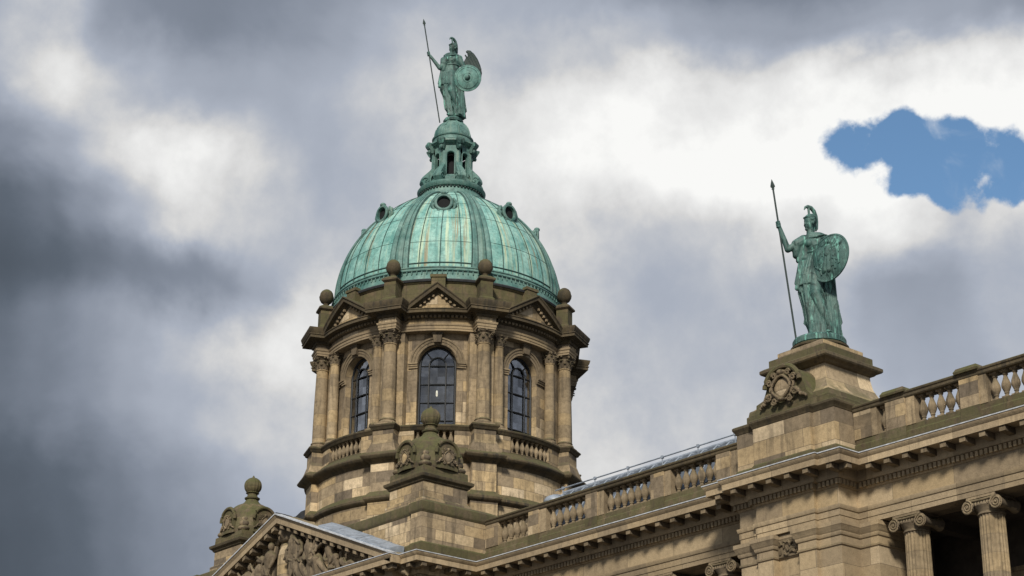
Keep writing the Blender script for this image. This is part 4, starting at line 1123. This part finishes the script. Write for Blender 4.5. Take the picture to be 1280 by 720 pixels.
# body with arched openings
AR = 1.12; apo = AR*cos(pi/8)
for k in range(8):
    a0 = RZ+R_(45*k); half = AR*sin(pi/8); ho, zs, z0, zt = .2, 43.42, 42.28, 43.98
    b = MB(); xs = [-half,-ho]+[-ho*cos(pi*i/10) for i in range(1,10)]+[ho, half]
    for x0, x1 in zip(xs, xs[1:]):
        ins = x0 >= -ho-1e-6 and x1 <= ho+1e-6
        zf = lambda x: zs+sqrt(max(0, ho*ho-x*x))
        for q in ([(42.1,42.1,zt,zt)] if not ins else [(42.1,42.1,z0,z0),(zf(x0),zf(x1),zt,zt)]): b.poly([(x0,0,q[0]),(x1,0,q[1]),(x1,0,q[3]),(x0,0,q[2])])
    ed = [(ho,z0),(ho,zs)]+[(ho*cos(pi*i/10), zs+ho*sin(pi*i/10)) for i in range(1,10)]+[(-ho,zs),(-ho,z0)]
    b.quadgrid([[(x,0,z) for x, z in ed],[(x,-.2,z) for x, z in ed]], True)
    b.tube([(x*1.12, .015, z+(.02 if z > zs else 0)) for x, z in ed], .035, 6)
    G = lambda p, a0=a0: Vector((DC.x+(apo+p.y)*cos(a0)-p.x*sin(a0), DC.y+(apo+p.y)*sin(a0)+p.x*cos(a0), p.z))
    b.map(G).build('arched_panel', M['lantern'], ln)
    if not vis(a0+R_(22.5), 125): continue
    ac = a0+R_(22.5); s_ = MB(); rows = []
    for i in range(21):                              # S scroll bracket
        t = i/20; z = 41.74+t*2.05
        q_ = max(0, 1-max(0, t-.14)/.5); r = 1.10+.62*(q_*q_*(3-2*q_)) - .05*t - .14*max(0, 1-t/.1); th = .16+.34*q_; w = .13+.10*q_
        rows.append([(r, -w, z), (r+.03, 0, z), (r, w, z), (r-th, w, z), (r-th, -w, z)])
    s_.quadgrid(rows, True); s_.poly(rows[0]); s_.poly(rows[-1])
    for sy in (-.18, .18):
        s_.tube([(1.48+.2*(1-i/20)*cos(i/20*9), sy*1.3, 42.02+.2*(1-i/20)*sin(i/20*9)) for i in range(19)], .035, 5)
    s_.map(lambda p: Vector((DC.x+p.x*cos(ac)-p.y*sin(ac), DC.y+p.x*sin(ac)+p.y*cos(ac), p.z))).build('scroll_bracket', M['lantern'], ln)
    c_ = MB(); c_.frust(1.12, 0, [(.10,.12,43.75),(.14,.15,43.9),(.2,.17,44.0)]); c_.frust(1.22,0,[(.14,.16,44.0),(.2,.2,44.12),(.24,.22,44.2),(.24,.22,44.29),(.12,.12,44.36)])
    c_.ball((1.28,0,43.86),.09,.09,.12,8)
    c_.map(lambda p: Vector((DC.x+p.x*cos(ac)-p.y*sin(ac), DC.y+p.x*sin(ac)+p.y*cos(ac), p.z))).build('corner_bracket', M['bronze'], ln)
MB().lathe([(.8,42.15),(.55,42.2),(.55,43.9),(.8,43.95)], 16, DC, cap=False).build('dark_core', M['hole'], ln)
L8([(1.02,43.94),(1.08,44.0),(1.14,44.08),(1.3,44.13),(1.38,44.19),(1.38,44.27),(1.2,44.34),(1.06,44.46)], 'cornice', M['lantern'])
L8([(1.06,44.42),(1.05,44.62),(1.10,44.66),(1.12,44.72),(1.02,44.78)], 'drum_band', M['lantern'], 48)
cp = [(1.0*cos(R_(a)), 44.76+1.12*sin(R_(a))) for a in range(0, 66, 5)]
L8(cp+[(.4,45.86)], 'cap_dome', M['lantern'], 64)
rb = MB()
for k in range(8):
    q = A8+k*pi/4; rb.tube([(DC.x+(r+.01)*cos(q), DC.y+(r+.01)*sin(q), z) for r, z in cp], .045, 6)
rb.build('cap_rib', M['rib'], ln)

# ================================================================== BRONZE STATUES
def cam_angle(x, y): return atan2(-y, -x)            # azimuth from a point to the viewer
class Fig:
    """works in units of picture pixels of the figure: x right, z up, d towards the viewer"""
    def __init__(s, k, vs): s.k = k; s.vs, s.lean = vs; s.mb = MB()
    def P(s, x, z, d=0): return Vector(((x+z*s.lean)*s.k, -d*s.k, z*s.k*s.vs))
    def cap(s, a, b, ra, rb, n=14): s.mb.capsule(s.P(*a), s.P(*b), ra*s.k, rb*s.k, n)
    def ball(s, c, a, b, c2, rot=None): s.mb.ball(s.P(*c), a*s.k, b*s.k, c2*s.k*(s.vs-.03), 14, rot)
    def loft(s, secs, folds=0, amp=None, n=96, phase=0, wob=0, cl=True):
        rows = []
        for i, (z, cx, cd, hw, hd) in enumerate(secs):
            row = []
            for j in range(n):
                a = 2*pi*j/n; f = 1
                if folds:
                    am = amp[i]; ph = phase+wob*i
                    w = sin(folds*a+ph+1.3*sin(2*a+.5*i*wob)); w2 = sin((folds*1.63)*a+ph*1.7)
                    f = 1+am*((1-abs(w))*1.2-.5+.35*w2)
                row.append(tuple(s.P(cx+hw*cos(a)*f, z, cd-hd*sin(a)*f*-1)))
            rows.append(row)
        s.mb.quadgrid(rows, True); s.mb.poly(rows[0][::-1]); s.mb.poly(rows[-1])
def head(f, cx, cz, d, sc, yaw):
    """head looking to picture left by yaw from the viewer"""
    fx, fd = -sin(yaw), cos(yaw); sx_, sd_ = cos(yaw), sin(yaw)
    q = lambda a, b, c: (cx+fx*a*sc+sx_*b*sc, cz+c*sc, d+fd*a*sc+sd_*b*sc)
    r = Matrix.Rotation(-yaw, 3, 'Z')
    f.ball(q(-.3,0,2), 7.2*sc, 8.2*sc, 8.6*sc, r)                # skull
    f.ball(q(1.8,0,-2.6), 5.5*sc, 5.6*sc, 7.2*sc, r)             # face
    f.cap(q(6.6,0,1.6), q(8.1,0,-2.2), .9*sc, 1.3*sc, 8)         # nose
    for s in (-1, 1):
        f.cap(q(6.3,s*1.0,2.6), q(5.2,s*4.2,2.3), 1.1*sc, .9*sc, 8)  # brow
        f.cap(q(5.6,s*2.9,-2.6), q(5.0,s*3.2,-3.6), 1.7*sc, 1.5*sc, 8)
        f.ball(q(5.1,s*2.6,.6), 1.2*sc, 1.2*sc, .9*sc)           # eyes
        f.ball(q(0,s*6.6,-1), 1.4*sc, 1.8*sc, 2.4*sc, r)         # ears under hair
        for k in range(7):                                       # waves of hair
            a = k/6; f.ball(q(4.6-7.5*a, s*(3.6+3.6*sin(pi*a*.7)), 5.6-4.6*a+1.2*sin(k*2)), 2.1*sc, 2.1*sc, 1.9*sc)
    f.cap(q(6.6,-1.2,-5.2), q(6.6,1.2,-5.2), .75*sc, .75*sc, 8); f.cap(q(6.3,-1.0,-6.5), q(6.3,1.0,-6.5), .8*sc, .8*sc, 8)
    f.ball(q(5.2,0,-8.6), 2.2*sc, 2.0*sc, 1.7*sc)                # chin
    f.ball(q(-6.8,0,-2.5), 3.4*sc, 3.4*sc, 3.6*sc); f.cap(q(-5.5,0,-5), q(-5.5,0,-11), 2.6*sc, 1.6*sc, 8)
    f.cap(q(0,0,-6), q(-1.2,0,-17), 4.4*sc, 5.4*sc, 14)          # neck
    return q
def fist(f, c, axis, k=1.0, side=-1):
    """closed hand round a staff; c centre on the staff, axis the staff direction (x, z, d)"""
    A = Vector(axis).normalized(); X = Vector((1,0,0)); X = (X-A*X.dot(A)).normalized(); Y = A.cross(X)
    C = Vector(c)
    f.cap(tuple(C-Y*1.6*k+X*side*-1.2*k+A*2.4*k), tuple(C-Y*1.6*k+X*side*-1.2*k-A*2.4*k), 1.9*k, 1.7*k, 10)
    for i, l in enumerate((1.0, 1.08, 1.04, .9)):
        b = C+A*(3.0-2.0*i)*k; pts = []
        for q in range(6):
            a = R_(-70+48*q*l); pts.append(b+(X*side*cos(a)+Y*sin(a))*2.5*k)
        for p0, p1 in zip(pts, pts[1:]): f.cap(tuple(p0), tuple(p1), .92*k, .86*k, 8)
    p = [C-Y*1.6*k+A*2.6*k-X*side*1.6*k, C+A*3.9*k-X*side*1.4*k+Y*1.6*k, C+A*3.8*k+X*side*.8*k+Y*2.5*k]
    for p0, p1 in zip(p, p[1:]): f.cap(tuple(p0), tuple(p1), 1.1*k, .9*k, 8)
def swap(pt): return pt
def statue(loc, k, vs, label, u, spear, hand, elbow, shoulder, headc, shield, wing, base_r, bare_leg, disc):
    rz = cam_angle(loc[0], loc[1])+pi/2
    t = thing('bronze_statue', label, 'statue', loc, 'bronze helmeted goddess statues', rz)
    f = Fig(k, vs)
    dz = 2
    hw_ = .66 if bare_leg else .8
    # gown from hem to hips, with deep folds
    am = [.24,.26,.25,.22,.18,.13,.07,.03]
    hm_ = (1+hw_)/2; f.loft([(dz+0*u,9*u*hm_,0,22*u*hw_,15*u*hw_),(dz+8*u,8*u*hm_,0,22.5*u*hw_,15.5*u*hw_),(20*u,5*u*hm_,0,22.5*u*hm_,15*u*hm_),(38*u,1.5*u,0,22*u*hm_,14.5*u*hm_),(56*u,-3.5*u,0,20.5*u,13.5*u),(74*u,-5*u,0,18.5*u,12*u),(88*u,-5*u,0,16*u,10.5*u),(100*u,-4*u,0,13*u,9*u)],
           19, am, 240, .4, .18)
    # overfold
    f.loft([(62*u,-8*u,1*u,19*u,13.5*u),(70*u,-7*u,1*u,19.5*u,13.8*u),(80*u,-6*u,1*u,18*u,12.6*u),(92*u,-5*u,.5*u,15*u,10.8*u),(101*u,-4.3*u,0,12.8*u,9.2*u)], 15, [.12,.10,.07,.05,.03], 200, 1.1, .3)
    for (x, z, r) in ((-27,60,4),(-24,64,4.5),(-20,60,4),(-28,66,3.5),(-23,56,3)): f.cap((x*u,z*u,4*u), ((x+5)*u,90*u,5*u), r*u*.8, 3.2*u, 8)
    # torso
    f.loft([(97*u,-4*u,0,12.6*u,9*u),(103*u,-4*u,0,13*u,9.2*u),(110*u,-4*u,.5*u,15*u,10*u),(117*u,-4.5*u,.3*u,16.5*u,9.6*u),(122*u,-5*u,0,15.5*u,8.2*u),(125.5*u,-6*u,0,10*u,6.5*u)], 9, [.02,.02,.035,.035,.03,.01], 120, 0, .2)
    f.ball((-5*u,111*u,2.5*u), 14*u, 9.5*u, 10.5*u)
    for s in (-1, 1): f.ball(((-6.5+s*6)*u,111.5*u,8.4*u), 4.8*u, 4.4*u, 4.8*u)
    f.mb.tube([f.P(-4*u+13.4*u*cos(2*pi*q/24), 101.5*u, 9.8*u*sin(2*pi*q/24)) for q in range(24)], 1.5*u*k, 8, True)
    for i in range(3):                               # cloth sagging in loops across the chest
        p_ = []
        for q_ in range(9):
            t_ = q_/8; p_.append(f.P((9-26*t_+i*(1-2*t_)*-.6)*u, (122.5-2.2*i-(3.5+2.6*i)*sin(pi*t_**1.3)**.8-2*t_)*u, (3.6+8.0*sin(pi*t_)**.8-.25*i)*u))
        f.mb.tube(p_, [(.5+.8*sin(pi*q_/8))*u*k for q_ in range(9)], 7)
    f.cap((-16*u,113*u,1*u), (-17*u,96*u,2*u), 6.4*u, 4.6*u); f.cap((-21*u,112*u,3*u), (-23.5*u,92*u,3*u), 5.5*u, 3.4*u)
    # striding leg under the cloth
    f.cap((-5*u,84*u,5*u), (-4*u,49*u,13.5*u), 9*u, 6.8*u, 18); f.cap((-4*u,49*u,13.5*u), (5*u,28*u,12*u), 6.7*u, 5.8*u, 16); f.cap((5*u,28*u,12*u), (15*u,7*u,10*u), 5.8*u, 3.6*u, 16)
    f.ball((-4*u,49*u,16*u), 5*u, 4.4*u, 5.4*u)
    f.cap((15.5*u,4*u,9*u), (11*u,2.6*u,20*u), 3.4*u, 2.4*u, 10); f.cap((-6*u,3*u,10*u), (-11*u,2.2*u,17*u), 3.2*u, 2.2*u, 10)
    for i in range(5): f.cap(((15.5-1.1*i)*u, 2.0*u, (20.5+.35*i)*u), ((15.2-1.1*i)*u, 1.6*u, (22.5+.3*i)*u), .8*u, .7*u, 6)
    for i in range(7):                               # long fold ridges beside the leg
        x0 = -20+3.1*i; x1 = -12+4.6*i; 
        if 2 < i < 5 and bare_leg: continue
        f.cap((x0*u,74*u,10*u), (x1*u*(hw_ if x1 < 0 else .6*hw_),3*u,(14.5-.25*abs(i-3))*u), 1.5*u, 2.4*u, 8)
    for i in range(5): f.cap(((8+2.5*i)*u,70*u,9.5*u), ((17+3.2*i)*u*hw_,3*u,(13-1.5*i)*u), 1.5*u, 2.4*u, 8)
    # arms
    sh, el, hd_ = shoulder, elbow, hand
    f.cap(sh, el, 5.4*u, 4.1*u); 
    wr = tuple(Vector(el).lerp(Vector(hd_), .86)); f.cap(el, wr, 4.1*u, 2.7*u)
    mid = Vector(sh).lerp(Vector(el), .45)
    f.cap(sh, tuple(mid), 8*u, 7.2*u); f.cap(tuple(mid), (mid.x-1*u, mid.y-13*u, mid.z), 6.8*u, 4.2*u); f.cap((mid.x+4*u, mid.y-2*u, mid.z-2*u), (mid.x+2*u, mid.y-19*u, mid.z-1*u), 5*u, 3.2*u)
    sa = Vector(spear[1])-Vector(spear[0]); fist(f, hd_, sa, u*1.0)
    cS = Vector(shield['c'])
    f.ball((9.5*u,117*u,0), 6.6*u, 6.4*u, 6.4*u)
    f.cap((10*u,117*u,0), (17*u,100*u,3*u), 6*u, 4.6*u); f.cap((17*u,100*u,3*u), (cS.x-3*u, cS.y, cS.z-5*u), 4.3*u, 3.2*u)
    q = head(f, headc[0], headc[1], headc[2], u*.98, headc[3])
    for s in (-1, 1): f.ball((headc[0]+2*u, 121*u, headc[2]), 9*u, 6.5*u, 4.2*u)
    me = remesh(f.mb, max(.018, .5*u*k), 0, 'figure', M['bronze'])
    bo = inst('figure', me, t, (0,0,0), 0, True)
    # helmet with crest, worn above the hair
    h = Fig(k, vs); h.ball(q(-1.0,0,5.6), 7.4*u, 8.0*u, 6.0*u, Matrix.Rotation(-headc[3], 3, 'Z'))
    pk = [q(9.2,0,15.2), q(7.4,0,18.6), q(3.5,0,20.2), q(-1.5,0,19.6), q(-6.0,0,16.2), q(-9.2,0,10.5), q(-10.6,0,3.5), q(-10.8,0,-4.5), q(-9.4,0,-7.5)]
    rr = [.9,2.0,2.9,3.3,3.4,3.1,2.7,2.3,1.4]
    for p0, p1, r0, r1 in zip(pk, pk[1:], rr, rr[1:]): h.cap(p0, p1, r0*u*.8, r1*u*.8, 10)
    h.cap(q(1.5,0,10), q(2.5,0,18.5), 1.5*u, 1.7*u, 10); h.cap(q(-5.5,0,8), q(-9.5,0,9), 1.6*u, 1.8*u, 10)
    h.cap(q(6.8,-3.5,6.4), q(6.8,3.5,6.4), 1.4*u, 1.4*u, 8)
    me = remesh(h.mb, max(.018, .5*u*k), 0, 'helmet', M['bronze']); inst('helmet', me, bo, (0,0,0), 0, True)
    # spear
    sp = MB(); a, b = f.P(*spear[0]), f.P(*spear[1]); dr = (a-b).normalized(); sr = 1.15*u*k
    blade = 15*u*k
    sp.tube([b, a-dr*blade], sr, 10); so2 = inst('spear', sp.mesh('spear', M['bronze_dark']), t, (0,0,0), 0, True)
    hd2 = MB(); wd = 3.0*u*k; sd = Vector((1,0,0)); sd = (sd-dr*sd.dot(dr)).normalized(); fwv = dr.cross(sd)
    rows = []
    for tt, w_ in ((0,.45),(.06,.75),(.1,.5),(.16,.5),(.26,1.0),(.40,.92),(.7,.5),(1.0,.03)):
        c0 = a-dr*blade*(1-tt); rows.append([tuple(c0+sd*wd*w_), tuple(c0+fwv*wd*.3*w_), tuple(c0-sd*wd*w_), tuple(c0-fwv*wd*.3*w_)])
    hd2.quadgrid(rows, True); hd2.poly(rows[0]); hd2.poly(rows[-1]); inst('spear_head', hd2.mesh('spear_head', M['bronze_dark'], smooth=20), so2, (0,0,0), 0, True)
    # shield
    c3 = f.P(*shield['c']); yaw = shield['yaw']; tl = shield['tilt']; rad = shield['r']*k; pitch_ = shield.get('pitch', 0)
    nv = Vector((-sin(yaw)*cos(pitch_), -cos(yaw)*cos(pitch_), sin(pitch_))); e1 = Vector((cos(yaw), -sin(yaw), 0)); e2 = e1.cross(nv)*-1
    e1, e2 = e1*cos(tl)+e2*sin(tl), e2*cos(tl)-e1*sin(tl)
    s_ = MB(); n = 56; ov = shield.get('oval', 1.0)
    def ring(r, o): return [tuple(c3+(e1*cos(2*pi*i/n)+e2*ov*sin(2*pi*i/n))*r*rad+nv*o*rad) for i in range(n)]
    s_.quadgrid([ring(.02,-.02), ring(.9,-.06), ring(.99,-.03), ring(1.0,.0), ring(.985,.035), ring(.93,.045), ring(.915,.025), ring(.7,.11), ring(.4,.18), ring(.2,.205), ring(.03,.21)], True)
    s_.poly(ring(.02,-.02)); s_.poly(ring(.03,.185))
    sho = inst('shield', s_.mesh('shield', M['bronze'] if shield['relief'] else M['bronze_pale'], smooth=50), t, (0,0,0), 0, True)
    e_ = MB(); pt_ = lambda x, y, o: c3+e1*(x*rad)+e2*(y*rad*ov)+nv*(o*rad)
    if shield['relief']:
        random.seed(4)
        zo = lambda x, y: .21-.19*(x*x+y*y)
        for i in range(26):
            a_ = random.uniform(0, 2*pi); r_ = random.uniform(.2, .8); x_, y_ = r_*cos(a_), r_*sin(a_); b_ = random.uniform(1.1, 2.0)
            e_.capsule(pt_(x_, y_, zo(x_, y_)), pt_(x_+.2*cos(b_), y_+.2*sin(b_), zo(x_+.2*cos(b_), y_+.2*sin(b_))), .035*rad, .02*rad, 7)
        for (x0,y0,x1,y1,r0) in ((-.1,-.55,-.05,.1,.13),(.15,-.55,.05,.1,.12),(0,.1,0,.42,.17),(-.15,.35,-.45,.1,.08),(.15,.35,.5,.5,.08),(-.5,-.3,-.45,.3,.05),(.45,-.5,.35,.0,.07),(.3,-.1,.6,-.2,.06),(-.3,-.5,-.6,-.35,.06),(-.4,.5,-.1,.62,.06)):
            e_.capsule(pt_(x0,y0,zo(x0,y0)-r0*.35), pt_(x1,y1,zo(x1,y1)-r0*.35), r0*rad, r0*rad*.8, 8)
        e_.ball(pt_(0,.62,.11), .11*rad, .11*rad, .12*rad, 8)
        e_.build_name = 'shield_relief'
    else:
        e_.ball(pt_(0,0,.14), .22*rad, .22*rad, .22*rad, 12); e_.tube([pt_(.34*cos(2*pi*i/30), .34*sin(2*pi*i/30), .165) for i in range(30)], .035*rad, 6, True)
        e_.tube([pt_(.78*cos(2*pi*i/40), .78*sin(2*pi*i/40), .075) for i in range(40)], .025*rad, 6, True)
        for i in range(5): e_.capsule(pt_(0,0,.32), pt_(.16*cos(i*1.26), .16*sin(i*1.26), .26), .05*rad, .04*rad, 6)
    inst('boss' if not shield['relief'] else 'shield_relief', e_.mesh('boss', M['bronze']), sho, (0,0,0), 0, True)
    if wing:
        w_ = MB()
        cx_ = sum(p[0] for p in wing)/len(wing); cz_ = sum(p[1] for p in wing)/len(wing)
        bow = lambda x, z: -6.5-.10*(x-12)
        rim = lambda q, o: [f.P(cx_+(x-cx_)*q, cz_+(z-cz_)*q, bow(x, z)+o) for x, z in wing]
        w_.quadgrid([rim(.9,-1.2), rim(1,-.3), rim(1,.3), rim(.9,1.2)], True); w_.poly(rim(.9,-1.2)[::-1]); w_.poly(rim(.9,1.2))
        for (x0,z0,x1,z1) in ((20,88,33,62),(17,86,29,63),(14,84,24,66),(24,86,34,68)): w_.capsule(f.P(x0,z0,bow(x0,z0)+1.1), f.P(x1,z1,bow(x1,z1)+.9), 1.1*k, .6*k, 8)
        me = remesh(w_, .03, 1, 'wing', M['bronze_dark']); inst('wing', me, t, (0,0,0), 0, True)
    b_ = MB()
    if disc: b_.lathe([(base_r*.98,-.34),(base_r*1.03,-.30),(base_r*1.03,-.12),(base_r*.99,-.05),(base_r*.5,.04)], 48)
    else: b_.lathe([(base_r*1.05,-.22),(base_r*1.1,-.12),(base_r*.95,.0),(base_r*.7,.08),(base_r*.3,.1)], 32)
    inst('base', b_.mesh('base', M['bronze']), t, (0,0,0), 0, True)
    return t
# right hand statue
K2 = .0307
statue((SP.x, SP.y, 24.62), K2, (1.13, .062), 'green bronze goddess with oval shield and long spear on the stone pedestal at the right', 1.0,
       ((-60.3,192,10),(-27.4,-4,14)), (-51,135,12), (-39,105.5,8), (-19,117,2), (-12,138,2,R_(52)),
       {'c': (13.0,86,26), 'yaw': R_(36), 'tilt': R_(-8), 'r': 29.0, 'oval': 1.12, 'relief': True, 'pitch': R_(5)}, None, .98, False, True)
# statue on the lantern
U = .655; K1 = .0437
wing = [(510+X/5.142-568, 149-(20+Y/5.142)+2.0) for X, Y in ((358,285),(370,262),(384,246),(387,226),(370,216),(380,205),(402,205),(427,225),(451,258),(469,300),(479,345),(476,374),(455,364),(430,345),(400,330),(368,312))]
statue((DC.x, DC.y, 46.02), K1, (1.125, -.01), 'winged green bronze goddess with round shield and spear on top of the dome lantern', U,
       ((-39.5,122,8),(-16.6,-8,9)), (-32,77.5,8), (-18,61,6), (-8.5,74,2), (-1.8,88.5,1,R_(48)),
       {'c': (17,46.5,12), 'yaw': R_(8), 'tilt': 0, 'r': 17.0, 'relief': False, 'pitch': R_(-14)}, wing, .5, True, False)
